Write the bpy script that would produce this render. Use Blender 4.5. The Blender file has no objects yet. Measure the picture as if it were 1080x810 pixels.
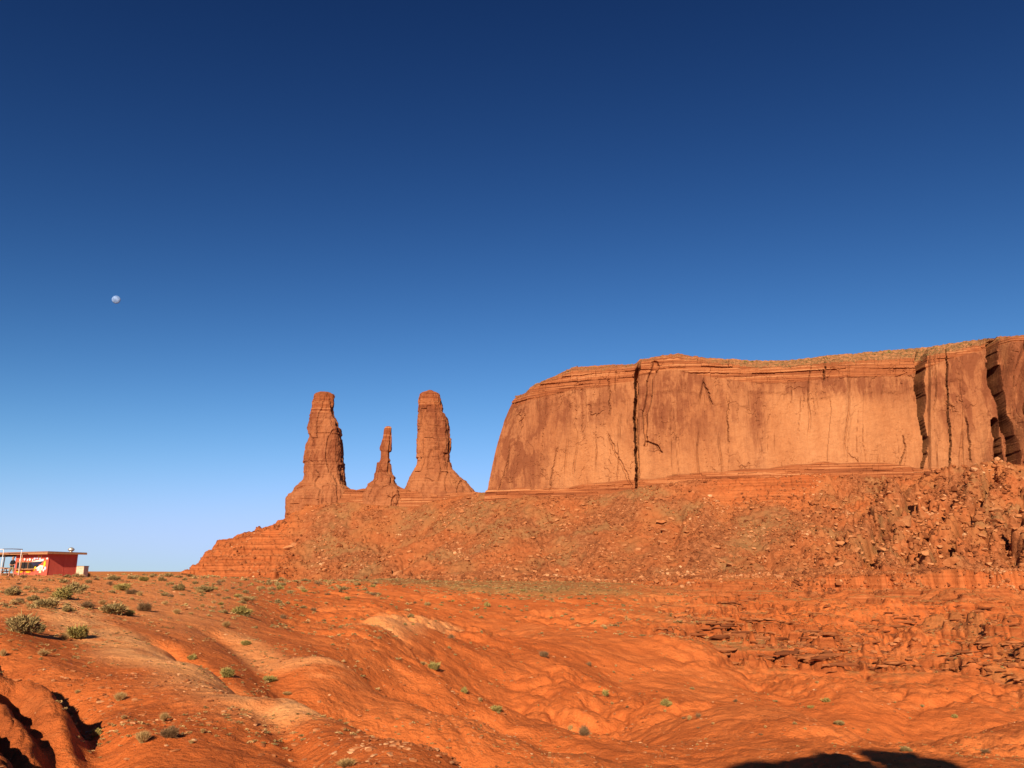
import bpy, math, random
import numpy as np
from mathutils import Vector

random.seed(7)
rng = np.random.RandomState(11)
SC = bpy.context.scene
COL = SC.collection

# ------------------------------------------------------------------ camera
F_PX = 831.0                      # focal length in pixels of a 1080 px wide frame
PITCH = math.radians(13.46)
cam_d = bpy.data.cameras.new("camera")
cam_d.sensor_width = 36.0
cam_d.lens = 36.0 * F_PX / 1080.0
cam_d.clip_start = 0.1
cam_d.clip_end = 60000
cam = bpy.data.objects.new("camera", cam_d)
COL.objects.link(cam)
cam.location = (0, 0, 0)
cam.rotation_euler = (math.pi / 2 + PITCH, 0, 0)
SC.camera = cam

# ------------------------------------------------------------------ light
SUN_AZ = math.radians(190)        # compass style: 0 = +Y (view direction), clockwise
SUN_EL = math.radians(27)
W = bpy.data.worlds.new("World")
SC.world = W
W.use_nodes = True
nt = W.node_tree
for n in list(nt.nodes):
    nt.nodes.remove(n)
sky = nt.nodes.new("ShaderNodeTexSky")
sky.sky_type = 'NISHITA'
sky.sun_disc = False
sky.sun_elevation = SUN_EL
sky.sun_rotation = SUN_AZ
sky.altitude = 1700
sky.air_density = 1.0
sky.dust_density = 0.1
sky.ozone_density = 3.0
# deep polarised desert sky: a contrast curve on each channel of the Nishita sky
SKY_CURVE = ((.5, 2.25, .0445), (.675, 2.15, .0351), (1.43, 1.93, .0172))
sep = nt.nodes.new("ShaderNodeSeparateColor")
com = nt.nodes.new("ShaderNodeCombineColor")
nt.links.new(sky.outputs[0], sep.inputs[0])
for ch, (A_, g_, k_) in enumerate(SKY_CURVE):
    def mnode(op, v0=None, v1=None, src=None, slot=0):
        m = nt.nodes.new("ShaderNodeMath"); m.operation = op
        if v0 is not None: m.inputs[0].default_value = v0
        if v1 is not None: m.inputs[1].default_value = v1
        if src is not None: nt.links.new(src, m.inputs[slot])
        return m.outputs[0]
    q = mnode('POWER', None, g_, sep.outputs[ch])
    q = mnode('MULTIPLY', None, -k_, q)
    q = mnode('EXPONENT', None, None, q)
    q = mnode('SUBTRACT', 1.0, None, q, 1)
    q = mnode('MULTIPLY', None, A_ / (0.05 * 2 ** 0.72), q)
    nt.links.new(q, com.inputs[ch])
bg = nt.nodes.new("ShaderNodeBackground")
bg.inputs['Strength'].default_value = 0.05
out = nt.nodes.new("ShaderNodeOutputWorld")
nt.links.new(com.outputs[0], bg.inputs['Color'])
nt.links.new(bg.outputs[0], out.inputs['Surface'])

SUNDIR = Vector((math.sin(SUN_AZ) * math.cos(SUN_EL), math.cos(SUN_AZ) * math.cos(SUN_EL), math.sin(SUN_EL)))
sd = bpy.data.lights.new("sun", 'SUN')
sd.energy = 5.0
sd.angle = math.radians(0.53)
sd.color = (1.0, 0.80, 0.56)
so = bpy.data.objects.new("sun", sd)
COL.objects.link(so)
so.rotation_euler = SUNDIR.to_track_quat('Z', 'Y').to_euler()
so.location = (-60, -60, 80)

vs = SC.view_settings
vs.view_transform = 'Standard'
vs.look = 'None'
vs.exposure = 0.72
vs.gamma = 1.0
vs.use_curve_mapping = False
SC.cycles.use_denoising = True
SC.cycles.max_bounces = 4
SC.cycles.diffuse_bounces = 3
SC.cycles.glossy_bounces = 2

# ------------------------------------------------------------------ helpers
CT, ST = math.cos(PITCH), math.sin(PITCH)

def at(px, py, Y):
    """point at depth Y seen at pixel (px, py) of the 1080x810 photograph"""
    px = np.asarray(px, float); py = np.asarray(py, float)
    vx = (px - 540) / F_PX; vy = (405 - py) / F_PX
    dy = CT - vy * ST; dz = ST + vy * CT
    return vx * Y / dy, Y + 0 * vx, dz * Y / dy

def zat(py, Y):
    return at(540, py, Y)[2]

def pix(x, y, z):
    yc = y * CT + z * ST
    zc = -y * ST + z * CT
    return 540 + F_PX * x / yc, 405 - F_PX * zc / yc

def link(o, parent=None):
    COL.objects.link(o)
    if parent is not None:
        o.parent = parent
    return o

def tag(o, label=None, cat=None, group=None, kind=None):
    if label: o['label'] = label
    if cat: o['category'] = cat
    if group: o['group'] = group
    if kind: o['kind'] = kind
    return o

def empty(name, loc=(0, 0, 0), rz=0):
    o = bpy.data.objects.new(name, None)
    o.location = loc
    o.rotation_euler = (0, 0, rz)
    o.empty_display_size = 0.3
    return link(o)

def mesh_np(name, V, Fq, mat, smooth=True, attrs=None, parent=None):
    V = np.ascontiguousarray(V, np.float32)
    Fq = np.ascontiguousarray(Fq, np.int32)
    me = bpy.data.meshes.new(name)
    k = Fq.shape[1]
    me.vertices.add(len(V)); me.vertices.foreach_set("co", V.ravel())
    me.loops.add(Fq.size); me.loops.foreach_set("vertex_index", Fq.ravel())
    me.polygons.add(len(Fq))
    me.polygons.foreach_set("loop_start", np.arange(0, Fq.size, k, dtype=np.int32))
    me.polygons.foreach_set("loop_total", np.full(len(Fq), k, np.int32))
    me.polygons.foreach_set("use_smooth", np.full(len(Fq), smooth))
    me.update(calc_edges=True)
    for an, (A) in (attrs or {}).items():
        at_ = me.color_attributes.new(an, 'FLOAT_COLOR', 'POINT')
        C4 = np.ones((len(V), 4), np.float32); C4[:, :A.shape[1]] = A
        at_.data.foreach_set("color", C4.ravel())
    if mat: me.materials.append(mat)
    o = bpy.data.objects.new(name, me)
    return link(o, parent)

def grid_faces(nr, nc, wrap=False):
    r = np.arange(nr - 1)[:, None]; c = np.arange(nc if wrap else nc - 1)[None, :]
    c2 = (c + 1) % nc
    return np.stack([r * nc + c, r * nc + c2, (r + 1) * nc + c2, (r + 1) * nc + c], -1).reshape(-1, 4)

# ---- numpy noise
PERM = rng.permutation(4096)
PERM = np.concatenate([PERM, PERM, PERM])
ANG = rng.rand(4096) * 2 * np.pi
GX, GY = np.cos(ANG), np.sin(ANG)
G3 = rng.normal(size=(4096, 3)); G3 /= np.linalg.norm(G3, axis=1)[:, None]
RND = rng.rand(4096)

def _h2(i, j, s):
    return PERM[(PERM[(i + s * 57) & 4095] + j) & 4095]

def perlin(x, y, s=0):
    x, y = np.broadcast_arrays(x, y)
    xi = np.floor(x).astype(np.int64); yi = np.floor(y).astype(np.int64)
    fx = x - xi; fy = y - yi
    u = fx * fx * fx * (fx * (fx * 6 - 15) + 10); v = fy * fy * fy * (fy * (fy * 6 - 15) + 10)
    def g(a, b):
        h = _h2(xi + a, yi + b, s)
        return GX[h] * (fx - a) + GY[h] * (fy - b)
    a = g(0, 0); a = a + u * (g(1, 0) - a)
    b = g(0, 1); b = b + u * (g(1, 1) - b)
    return (a + v * (b - a)) * 1.5

def perlin3(x, y, z, s=0):
    x, y, z = np.broadcast_arrays(x, y, z)
    xi = np.floor(x).astype(np.int64); yi = np.floor(y).astype(np.int64); zi = np.floor(z).astype(np.int64)
    fx = x - xi; fy = y - yi; fz = z - zi
    f = lambda t: t * t * t * (t * (t * 6 - 15) + 10)
    u, v, w = f(fx), f(fy), f(fz)
    def g(a, b, c):
        h = PERM[(_h2(xi + a, yi + b, s) + zi + c) & 4095]
        G = G3[h]
        return G[..., 0] * (fx - a) + G[..., 1] * (fy - b) + G[..., 2] * (fz - c)
    def pl(c):
        a = g(0, 0, c); a = a + u * (g(1, 0, c) - a)
        b = g(0, 1, c); b = b + u * (g(1, 1, c) - b)
        return a + v * (b - a)
    a = pl(0); b = pl(1)
    return (a + w * (b - a)) * 1.5

def fbm(x, y, s=0, o=4, l=2.03, g=0.5):
    t = 0; a = 1
    for k in range(o):
        t = t + a * perlin(x, y, s + k); x = x * l; y = y * l; a *= g
    return t

def worley(x, y, s=0):
    xi = np.floor(x).astype(np.int64); yi = np.floor(y).astype(np.int64)
    d1 = np.full(x.shape, 9.0); d2 = np.full(x.shape, 9.0); r1 = np.zeros(x.shape)
    for a in (-1, 0, 1):
        for b in (-1, 0, 1):
            h = _h2(xi + a, yi + b, s)
            cx = xi + a + RND[h]; cy = yi + b + RND[(h + 777) & 4095]
            d = np.hypot(cx - x, cy - y)
            m = d < d1
            d2 = np.where(m, d1, np.minimum(d2, d))
            r1 = np.where(m, RND[(h + 1555) & 4095], r1)
            d1 = np.where(m, d, d1)
    return d1, d2, r1

def sstep(a, b, x):
    t = np.clip((x - a) / (b - a), 0, 1)
    return t * t * (3 - 2 * t)

def smax(a, b, k):
    h = np.clip(0.5 + 0.5 * (a - b) / k, 0, 1)
    return b + (a - b) * h + k * h * (1 - h)

def poly_dist(x, y, P):
    """distance to polyline P (n,2+m) and the extra columns interpolated at the nearest point"""
    P = np.asarray(P, float)
    best = np.full(x.shape, 1e9); ex = [np.zeros(x.shape) for _ in range(P.shape[1] - 2)]; S = np.zeros(x.shape)
    side = np.zeros(x.shape); acc = 0
    for a, b in zip(P[:-1], P[1:]):
        dx, dy = b[0] - a[0], b[1] - a[1]; L2 = dx * dx + dy * dy + 1e-12
        t = np.clip(((x - a[0]) * dx + (y - a[1]) * dy) / L2, 0, 1)
        d = np.hypot(x - a[0] - t * dx, y - a[1] - t * dy)
        m = d < best
        best = np.where(m, d, best)
        side = np.where(m, np.sign((x - a[0]) * dy - (y - a[1]) * dx), side)
        L = math.sqrt(L2)
        S = np.where(m, acc + t * L, S); acc += L
        for k in range(len(ex)):
            ex[k] = np.where(m, a[2 + k] + t * (b[2 + k] - a[2 + k]), ex[k])
    return best, side, S, ex

# ---- material helpers
class NT:
    def __init__(self, name, rough=0.95, spec=0.1):
        self.m = bpy.data.materials.new(name); self.m.use_nodes = True
        self.t = self.m.node_tree
        self.b = self.t.nodes["Principled BSDF"]
        self.b.inputs['Roughness'].default_value = rough
        self.b.inputs['Specular IOR Level'].default_value = spec
        self.tc = self.t.nodes.new("ShaderNodeTexCoord")
    def n(self, ty, **kw):
        x = self.t.nodes.new(ty)
        for k, v in kw.items(): setattr(x, k, v)
        return x
    def L(self, a, b): self.t.links.new(a, b)
    def mapping(self, scale, src=None):
        mp = self.n("ShaderNodeMapping"); mp.inputs['Scale'].default_value = scale
        self.L(src or self.tc.outputs['Object'], mp.inputs['Vector'])
        return mp.outputs[0]
    def noise(self, scale, detail=4, rough=0.55, vec=None, dist=0.0):
        x = self.n("ShaderNodeTexNoise"); x.inputs['Scale'].default_value = scale
        x.inputs['Detail'].default_value = detail; x.inputs['Roughness'].default_value = rough
        x.inputs['Distortion'].default_value = dist
        self.L(vec or self.tc.outputs['Object'], x.inputs['Vector'])
        return x.outputs['Fac']
    def ramp(self, fac, stops):
        r = self.n("ShaderNodeValToRGB"); e = r.color_ramp.elements
        while len(e) > 1: e.remove(e[-1])
        e[0].position = stops[0][0]; e[0].color = (*stops[0][1], 1) if not np.isscalar(stops[0][1]) else (stops[0][1],) * 3 + (1,)
        for p, c in stops[1:]:
            q = e.new(p); q.color = (*c, 1) if not np.isscalar(c) else (c, c, c, 1)
        self.L(fac, r.inputs['Fac'])
        return r.outputs['Color']
    def mix(self, fac, a, b, mode='MIX'):
        m = self.n("ShaderNodeMix", data_type='RGBA', blend_type=mode)
        if isinstance(fac, (int, float)): m.inputs[0].default_value = fac
        else: self.L(fac, m.inputs[0])
        for v, i in ((a, 6), (b, 7)):
            if isinstance(v, tuple): m.inputs[i].default_value = (*v, 1)
            else: self.L(v, m.inputs[i])
        return m.outputs[2]
    def math(self, op, a, b=None):
        m = self.n("ShaderNodeMath", operation=op)
        for v, i in ((a, 0), (b, 1)):
            if v is None: continue
            if isinstance(v, (int, float)): m.inputs[i].default_value = v
            else: self.L(v, m.inputs[i])
        return m.outputs[0]
    def attr(self, name):
        a = self.n("ShaderNodeAttribute", attribute_name=name)
        s = self.n("ShaderNodeSeparateColor"); self.L(a.outputs['Color'], s.inputs[0])
        return s.outputs[0], s.outputs[1], s.outputs[2]
    def bump(self, h, strength=0.5, dist=0.1, prev=None):
        b = self.n("ShaderNodeBump"); b.inputs['Strength'].default_value = strength
        b.inputs['Distance'].default_value = dist
        self.L(h, b.inputs['Height'])
        if prev is not None: self.L(prev, b.inputs['Normal'])
        return b.outputs[0]
    def done(self, col, normal=None):
        if isinstance(col, tuple): self.b.inputs['Base Color'].default_value = (*col, 1)
        else: self.L(col, self.b.inputs['Base Color'])
        if normal is not None: self.L(normal, self.b.inputs['Normal'])
        return self.m

def simple_mat(name, col, rough=0.8, spec=0.2, var=0.15, scale=6.0, metallic=0.0):
    t = NT(name, rough, spec)
    t.b.inputs['Metallic'].default_value = metallic
    f = t.noise(scale, 4)
    c = t.ramp(f, [(0.3, tuple(x * (1 - var) for x in col)), (0.7, tuple(min(1, x * (1 + var)) for x in col))])
    return t.done(c)
# ------------------------------------------------------------------ terrain
# Heights come from measured spots of the place, joined by a thin-plate spline,
# then crests, gullies, ledges, talus cones and erosion are added.
spots = []   # (x, y, z)
def S(px, py, Y): spots.append(tuple(float(v) for v in at(px, py, Y)))
def Z(px, z, Y): # a spot given by direction, height and depth
    a = (px - 540) / (F_PX * CT + 120 * ST)
    spots.append((a * Y, Y, z))

for a in range(0, 360, 30):       # ground round the camera
    spots.append((3 * math.sin(math.radians(a)), 3 * math.cos(math.radians(a)), -1.75))
for a, zz in ((120, -6), (150, -3), (180, -2.5), (210, -2.2), (240, -2.2), (270, -2.2), (300, -1.9)):
    for rr, k in ((15, 1), (45, 1.3), (140, 2.2), (500, 2.5)):
        spots.append((rr * math.sin(math.radians(a)), rr * math.cos(math.radians(a)), zz * k))
for a in range(0, 360, 24):
    for rr, zz in ((1500, -17), (4000, -17), (15000, -18)):
        spots.append((rr * math.sin(math.radians(a)), rr * math.cos(math.radians(a)), zz))

# far left column and left edge
for py, Y in ((694, 15.5), (670, 22), (650, 29), (630, 40), (615, 57), (608.5, 74), (607, 100)): S(0, py, Y)
Z(0, -2.6, 17.5); Z(0, -7, 170); Z(0, -14, 320)
for py, Y in ((760, 10.5), (810, 8.2)): S(0, py, Y)
for py, Y in ((700, 13), (650, 28), (615, 68), (608, 92)): S(-140, py, Y)
Z(-140, -9, 200)
for py, Y in ((722, 13.5), (770, 10.3), (810, 8.6), (702, 19), (680, 24), (650, 31), (630, 42), (615, 60), (608, 80), (606.6, 105)): S(60, py, Y)
Z(60, -3.0, 15.5); Z(60, -8, 180)
for py, Y in ((790, 9.8), (810, 9.4), (735, 17), (705, 20)): S(92, py, Y)
for py, Y in ((720, 18), (757, 14), (790, 11.5), (810, 10.6), (684, 25), (665, 31), (650, 38), (630, 54), (615, 80), (607.5, 118), (606.3, 132)): S(150, py, Y)
Z(150, -8, 200); Z(150, -15, 340)
for py, Y in ((700, 22), (735, 16), (775, 12.5), (810, 10.8), (672, 33), (650, 42), (630, 60), (616, 92), (609, 130), (607, 150)): S(205, py, Y)
Z(215, -2.75, 26)
for py, Y in ((736, 17), (770, 13.5), (810, 11.4), (705, 29), (682, 36), (660, 46), (640, 62), (625, 90), (614, 150), (610, 210)): S(270, py, Y)
Z(275, -3.15, 22)
for py, Y in ((741, 16.5), (775, 13), (810, 11)): S(322, py, Y)
for p in ((374, 768, 15), (426, 792, 13.5), (490, 812, 12.4)): S(*p)
for p in ((374, -5.6, 21), (430, -6.4, 20), (500, -6.6, 18), (600, -6, 13), (800, -5.6, 12), (1080, -5.8, 12), (600, -7.2, 22), (800, -6.6, 22), (1080, -6.9, 22)): Z(*p)
# hill with the rounded top in the middle left
for p in ((311, 697, 31), (348, 693, 32), (374, 711, 31), (381, 724, 30), (436, 740, 30), (493, 758, 29), (540, 771, 28), (620, 795, 27)): S(*p)
for p in ((420, -6.6, 37), (500, -8.2, 36), (580, -9.2, 35)): Z(*p)
for p in ((394, 672, 46), (425, 693, 45), (467, 714, 44), (498, 735, 43), (532, 752, 42), (579, 771, 41), (605, 779, 40), (644, 782, 40), (683, 792, 37), (722, 806, 33)): S(*p)
for p in ((480, -8.6, 54), (560, -10, 53), (640, -10.6, 50)): Z(*p)
for p in ((330, 672, 55), (330, 650, 75), (330, 630, 120), (330, 617, 200), (400, 655, 70), (400, 635, 110), (400, 620, 210), (400, 612, 330)): S(*p)
for p in ((480, 690, 75), (480, 660, 110), (480, 640, 160), (480, 622, 260), (480, 614, 360), (480, 609, 450), (570, 690, 85), (560, 660, 130), (570, 640, 190), (570, 625, 280), (570, 614, 380), (570, 608, 470)): S(*p)
for p in ((618, 714, 68), (670, 719, 66), (721, 730, 62), (755, 735, 60), (810, 740, 57), (862, 756, 53), (914, 773, 50), (955, 779, 50), (992, 778, 52), (1080, 766, 55), (1220, 750, 55)): S(*p)
for p in ((760, 772, 46), (780, 808, 31), (840, 785, 37), (900, 800, 30), (920, 786, 37), (1000, 800, 31), (1000, 787, 38), (1080, 806, 31), (1080, 785, 40), (1200, 800, 34)): S(*p)
for p in ((650, -11.5, 82), (740, -12.6, 78), (820, -13.2, 74), (900, -14, 68), (980, -14.2, 68), (1080, -14, 74)): Z(*p)
for p in ((650, 680, 105), (700, 690, 100), (760, 700, 95), (820, 705, 92), (900, 715, 88), (980, 720, 90), (1080, 725, 88), (650, 655, 150), (740, 660, 155), (830, 665, 150), (900, 680, 130), (960, 690, 125), (1060, 705, 115),
          (650, 635, 230), (740, 640, 225), (830, 640, 240), (920, 645, 230), (1000, 655, 200), (1080, 660, 190), (1040, 690, 140), (1080, 695, 130), (1200, 680, 150),
          (650, 618, 340), (740, 622, 330), (830, 624, 330), (920, 628, 320), (1000, 632, 310), (1080, 635, 300), (1200, 635, 300)): S(*p)
for p in ((700, -6.3, 400), (800, -7.3, 400), (900, -8, 395), (1000, -9, 390), (1080, -10, 385), (1250, -11, 385),
          (700, -4.5, 480), (800, -5.0, 480), (900, -6, 470), (1000, -8, 460), (1080, -9, 455), (1250, -10, 455),
          (620, -4, 520), (800, -4, 620), (1000, -6, 600), (300, -8, 500), (200, -12, 480), (60, -16, 500), (-100, -17, 600), (180, -16, 800), (60, -17, 1100), (400, -5, 560), (250, -10, 650)): Z(*p)

SP = np.array(spots)
def warp(x, y):
    r = np.hypot(x, y) + 1e-6
    k = np.log1p(r / 4.0) / r
    return x * k * 4, y * k * 4, r
qx, qy, qr = warp(SP[:, 0], SP[:, 1])
tz = SP[:, 2] / (qr + 3)
def U(d2): return 0.5 * d2 * np.log(d2 + 1e-9)
n = len(SP)
K = U((qx[:, None] - qx) ** 2 + (qy[:, None] - qy) ** 2) + np.eye(n) * 2e-3
Pm = np.stack([np.ones(n), qx, qy], 1)
A = np.block([[K, Pm], [Pm.T, np.zeros((3, 3))]])
wts = np.linalg.solve(A, np.concatenate([tz, np.zeros(3)]))
def base_height(x, y):
    sh = x.shape; x = x.ravel(); y = y.ravel()
    o = np.empty(len(x))
    for i in range(0, len(x), 60000):
        a, b, r = warp(x[i:i + 60000], y[i:i + 60000])
        k = U((a[:, None] - qx) ** 2 + (b[:, None] - qy) ** 2)
        o[i:i + 60000] = (k @ wts[:n] + wts[n] + wts[n + 1] * a + wts[n + 2] * b) * (r + 3)
    return o.reshape(sh)

def PL(*pts, extra=None):
    """polyline of world points (x, y, z) from (px, py, Y) spots"""
    return np.array([[float(v) for v in at(*p)] for p in pts])

# ---- mesa and ledge lines (foot of the cliffs), in order left to right
MESA_Y = lambda px: np.interp(px, [505, 600, 700, 800, 900, 1000, 1080, 1200, 1500], [738, 716, 697, 682, 671, 661, 654, 642, 605])
BASE_PY = lambda px: np.interp(px, [505, 515, 560, 600, 660, 720, 800, 870, 900, 940, 965, 1000, 1060, 1080, 1200, 1500],
                               [520, 520, 524, 526, 519, 510, 506, 502, 506, 510, 508, 499, 493, 491, 482, 465])
talus_line = [(237, 570, 845), (262, 565, 838), (300, 549, 818), (330, 534, 805), (372, 531, 800), (400, 534, 797), (440, 537, 793), (470, 528, 790), (505, 521, 765)]
TL = [list(map(float, at(px, py - 1, Y))) for px, py, Y in talus_line]
for px in (560, 600, 660, 720, 800, 870, 900, 940, 965, 1000, 1060, 1080, 1200, 1500):
    TL.append(list(map(float, at(px, BASE_PY(px) - 1.0, MESA_Y(px)))))
TL = np.array(TL)

def terrace(z, p, steep=0.25, flat=0.25):
    q = z / p; k = np.floor(q); f = q - k
    c = 1 - steep
    return p * (k + np.where(f < c, flat * f / c, flat + (1 - flat) * (f - c) / steep))

def octn(x, y, r, lam, seed):
    """ridged noise octave, faded out where the grid is too coarse for it"""
    w = sstep(1.6, 4.0, lam / (r * 0.0035))
    return perlin(x / lam, y / lam, seed), w

def near_w(r): return sstep(26, 16, r) * sstep(4, 7, r)

def build_height(x, y):
    r = np.hypot(x, y)
    z = base_height(x, y)
    zb0 = z.copy()
    # soft weights for the different kinds of ground
    az = np.degrees(np.arctan2(x, np.maximum(y, 1e-3))); az = np.where(y < 0, 180 * np.sign(x), az)
    ppx = 540 + 835 * np.tan(np.radians(np.clip(az, -80, 80)))
    left = sstep(420, 250, ppx + 0 * x) * sstep(7, 20, r) * sstep(420, 200, r)          # trampled sandy flat
    canyon = sstep(620, 760, ppx) * sstep(85, 130, r) * sstep(470, 400, r) * sstep(60, 52, az)
    mid = sstep(10, 25, r) * sstep(450, 300, r) * (1 - 0.85 * left)
    near = sstep(30, 14, r)
    # broad warping
    wx = x + 6 * perlin(x / 40, y / 40, 31); wy = y + 6 * perlin(x / 40, y / 40, 32)
    z = z + canyon * (4.2 * perlin(wx / 55, wy / 42, 3) + 5.5 * (0.3 - np.abs(perlin(wx / 30, wy / 38, 4))) * sstep(600, 950, ppx))
    z = z + mid * sstep(40, 90, r) * 0.9 * (0.3 - np.abs(perlin(wx / 22, wy / 26, 5))) * 2
    # dendritic rills, running down the hills
    rx = x + 1.2 * perlin(x / 6, y / 6, 33); ry = y + 1.2 * perlin(x / 6, y / 6, 34)
    for lam, amp, sd_ in ((14, 0.9, 6), (6.5, 0.55, 7), (3.1, 0.30, 8), (1.5, 0.17, 9), (.75, .09, 53), (.36, .045, 54)):
        nz, w = octn(rx, ry, r, lam, sd_)
        sc = mid * (0.3 + 0.9 * sstep(-.2, .4, perlin(x / 24, y / 24, 35)))
        z = z - w * sc * amp * (1 - np.minimum(np.abs(nz) * 2.2, 1)) ** 2 * sstep(lam * 1.2, lam * 5, r)
    for lam, amp, sd_ in ((20, .40, 40), (9, .2, 10), (4, .10, 11), (1.9, .07, 12), (.9, .05, 13), (.42, .034, 14), (.2, .019, 15), (.1, .009, 16)):
        nz, w = octn(x, y, r, lam, sd_)
        z = z + w * amp * nz * (0.25 + 0.75 * (mid + canyon).clip(0, 1)) * sstep(lam * .8, lam * 4, r)
    # canyon rills + ledges
    for lam, amp, sd_ in ((16, 1.9, 17), (7, 1.0, 18), (3.4, .6, 19), (2.0, .35, 52)):
        nz, w = octn(x + 3 * perlin(x / 11, y / 11, 36), y, r, lam, sd_)
        z = z - canyon * w * amp * (1 - np.minimum(np.abs(nz) * 2.0, 1)) ** 2
    zt = z + 0.5 * perlin(x / 25, y / 25, 20)
    tm = canyon * sstep(-0.25, 0.15, perlin(x / 60, y / 35, 21) + .15)
    z = z + tm * (terrace(zt, 2.6, .16, .30) - zt) * 0.95
    zt = z + .3 * perlin(x / 9, y / 9, 59)
    z = z + canyon * sstep(0, .3, perlin(x / 28, y / 18, 73)) * (terrace(zt, .95, .2, .3) - zt) * .9
    # named gullies and crests
    def gully(pts, w, d, soft=1.0):
        nonlocal z
        P = PL(*pts)
        dist, side, s, ex = poly_dist(x + .15 * w * perlin(x / w, y / w, 51), y, P[:, :2])
        z = z - d * np.exp(-(dist / w) ** 2 * soft)
    def crest(pts, wl, h):
        gully(pts, wl, -h)
    gully([(8, 716, 13), (30, 727, 12.6), (55, 745, 11.6), (75, 775, 10.4), (84, 812, 9.4)], 0.34, .62)
    gully([(-30, 730, 12), (2, 745, 11), (35, 765, 10), (52, 790, 9.2), (60, 830, 8.4)], 0.28, .55)
    gully([(0, 697, 17), (35, 712, 16.4), (70, 738, 15), (92, 765, 13), (101, 800, 11.2), (104, 840, 10)], 0.42, .6)
    crest([(0, 697, 14.6), (35, 712, 14), (60, 726, 13), (78, 748, 11.6), (88, 775, 10.5)], 0.45, .16)
    gully([(275, 752, 15.2), (296, 772, 14), (322, 806, 12.2), (340, 840, 11)], 0.35, .20)
    gully([(170, 672, 29), (200, 684, 28), (224, 702, 25), (250, 716, 23), (285, 735, 21)], 0.45, .55)
    gully([(228, 660, 38), (262, 680, 34), (300, 705, 27), (330, 730, 24)], .8, .35)
    gully([(985, 645, 245), (1012, 662, 205), (1045, 685, 165), (1080, 705, 140), (1150, 730, 125)], 13, 5.5)
    crest([(1000, 640, 235), (1035, 655, 195), (1062, 672, 165), (1090, 685, 150), (1160, 700, 140)], 9, 5.5)
    crest([(960, 655, 190), (1000, 668, 165), (1040, 690, 140), (1075, 707, 122)], 6, 3.0)
    gully([(950, 668, 170), (990, 680, 150), (1030, 700, 130)], 4, 1.6)
    # lower-left bank: crusty, cracked clay
    bank = sstep(115, 60, ppx) * sstep(17, 14.5, r) * sstep(6, 8, r)
    for lam, amp, sd_ in ((1.1, .06, 22), (.5, .04, 23), (.24, .03, 24), (.12, .014, 25)):
        nz, w = octn(x, y, r, lam, sd_)
        z = z - bank * w * amp * (1 - np.minimum(np.abs(nz) * 2.4, 1)) ** 2
    # ledge cliff under the talus on the right
    base_z = z
    Yc = 416 + 22 * perlin(x / 34, y * 0, 41) + 9 * perlin(x / 12, y * 0 + 3, 42) + 3 * perlin(x / 4.5, y * 0 + 3, 43) - 9 * np.abs(perlin(x / 9, y * 0 + 9, 55)) + 1.5 * perlin(x / 1.8, y * 0, 56) + 2.5 * perlin(x / 5, z * 0 + base_z / 2.5, 57)
    lh = (1 + .35 * perlin(x / 22, y * 0, 58)) * np.interp(ppx, [640, 700, 780, 880, 980, 1080, 1300], [0, 1.5, 3.2, 6, 8.2, 10.5, 11])
    z = z + lh * sstep(-1.6, 1.6, y - Yc) * sstep(60, 54, az)
    deb = sstep(-.05, .35, perlin(x / 17, y * 0 + 4, 86)) * np.clip(1 - (Yc - y) / 16, 0, 1) * (y < Yc) * (y > 200)
    z = z + lh * .8 * deb * sstep(60, 54, az)
    z = z - sstep(-25, 0, y - Yc) * sstep(1, -1.5, y - Yc) * lh * .12 * (y > 0)
    # talus
    tx = x + 10 * perlin(x / 60, y / 60, 44); ty = y + 6 * perlin(x / 50, y / 50, 45)
    d, side, s, ex = poly_dist(tx, ty, TL)
    zc = ex[0]
    fan = perlin(s / 70, 0 * s + .5, 46) * 1.0 + perlin(s / 26, d / 160, 47) * .6 + .45 * perlin(s / 11, d / 90, 48)
    fan = fan * np.clip(d / 60, 0, 1) * 9
    dd = np.maximum(d - 6, 0)
    front = (0.68 * dd - 0.00115 * np.minimum(dd, 290) ** 2)
    tal = zc - front + fan
    tal = tal - 25 * sstep(5, 60, d) * (side < 0) * (y > 500)
    tal = tal - 1.25 * np.maximum(0, -305 + 8 * perlin(y / 14, x * 0, 74) + 4 * perlin(y / 5, x * 0, 75) - x)
    rough = 0
    for lam, amp, sd_ in ((22, 3.0, 60), (11, 2.2, 61), (6, 1.7, 62), (3.5, 1.3, 63), (2.1, .8, 68)):
        nz = perlin(tx / lam, y / lam, sd_)
        rough = rough + amp * (0.4 - np.abs(nz))
    rockm = (.9 + 1.1 * sstep(820, 900, ppx)) * sstep(0, 14, d)
    tal = tal + rough * rockm
    d1, d2, rr = worley(x / 5.2, y / 5.2, 65)
    tal = tal + rockm * 1.6 * (rr > .6) * np.clip((d2 - d1) * 3, 0, 1) * rr
    rg = sstep(900, 940, ppx) * sstep(4, 16, d) * sstep(3, 10, tal)
    d1, d2, rr = worley(x / 10 + .3 * perlin(x / 5, y / 5, 76), y / 10, 77)
    tal = tal + rg * (5.5 * (rr - .35) * np.clip((d2 - d1) * 3.5, 0, 1))
    for pts, w_, dp_ in (([(1050, 503, 640), (1030, 528, 590), (1008, 556, 545), (990, 578, 510), (984, 592, 480)], 3.2, 13), ([(960, 518, 625), (938, 540, 585), (920, 560, 545), (912, 578, 510), (916, 592, 480)], 4.2, 15), ([(1075, 548, 560), (1062, 566, 530), (1070, 584, 500)], 3.5, 10), ([(1000, 530, 600), (975, 556, 550), (962, 580, 500)], 2.2, 7)):
        P = PL(*pts); dch, _s, _t, _e = poly_dist(x + 5 * perlin(x / 14, y / 14, 78), y, P[:, :2])
        tal = tal - dp_ * sstep(w_ * 1.5, w_ * .5, dch) + dp_ * .45 * np.exp(-((dch - w_ * 2.4) / (w_ * 1.2)) ** 2)
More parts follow.
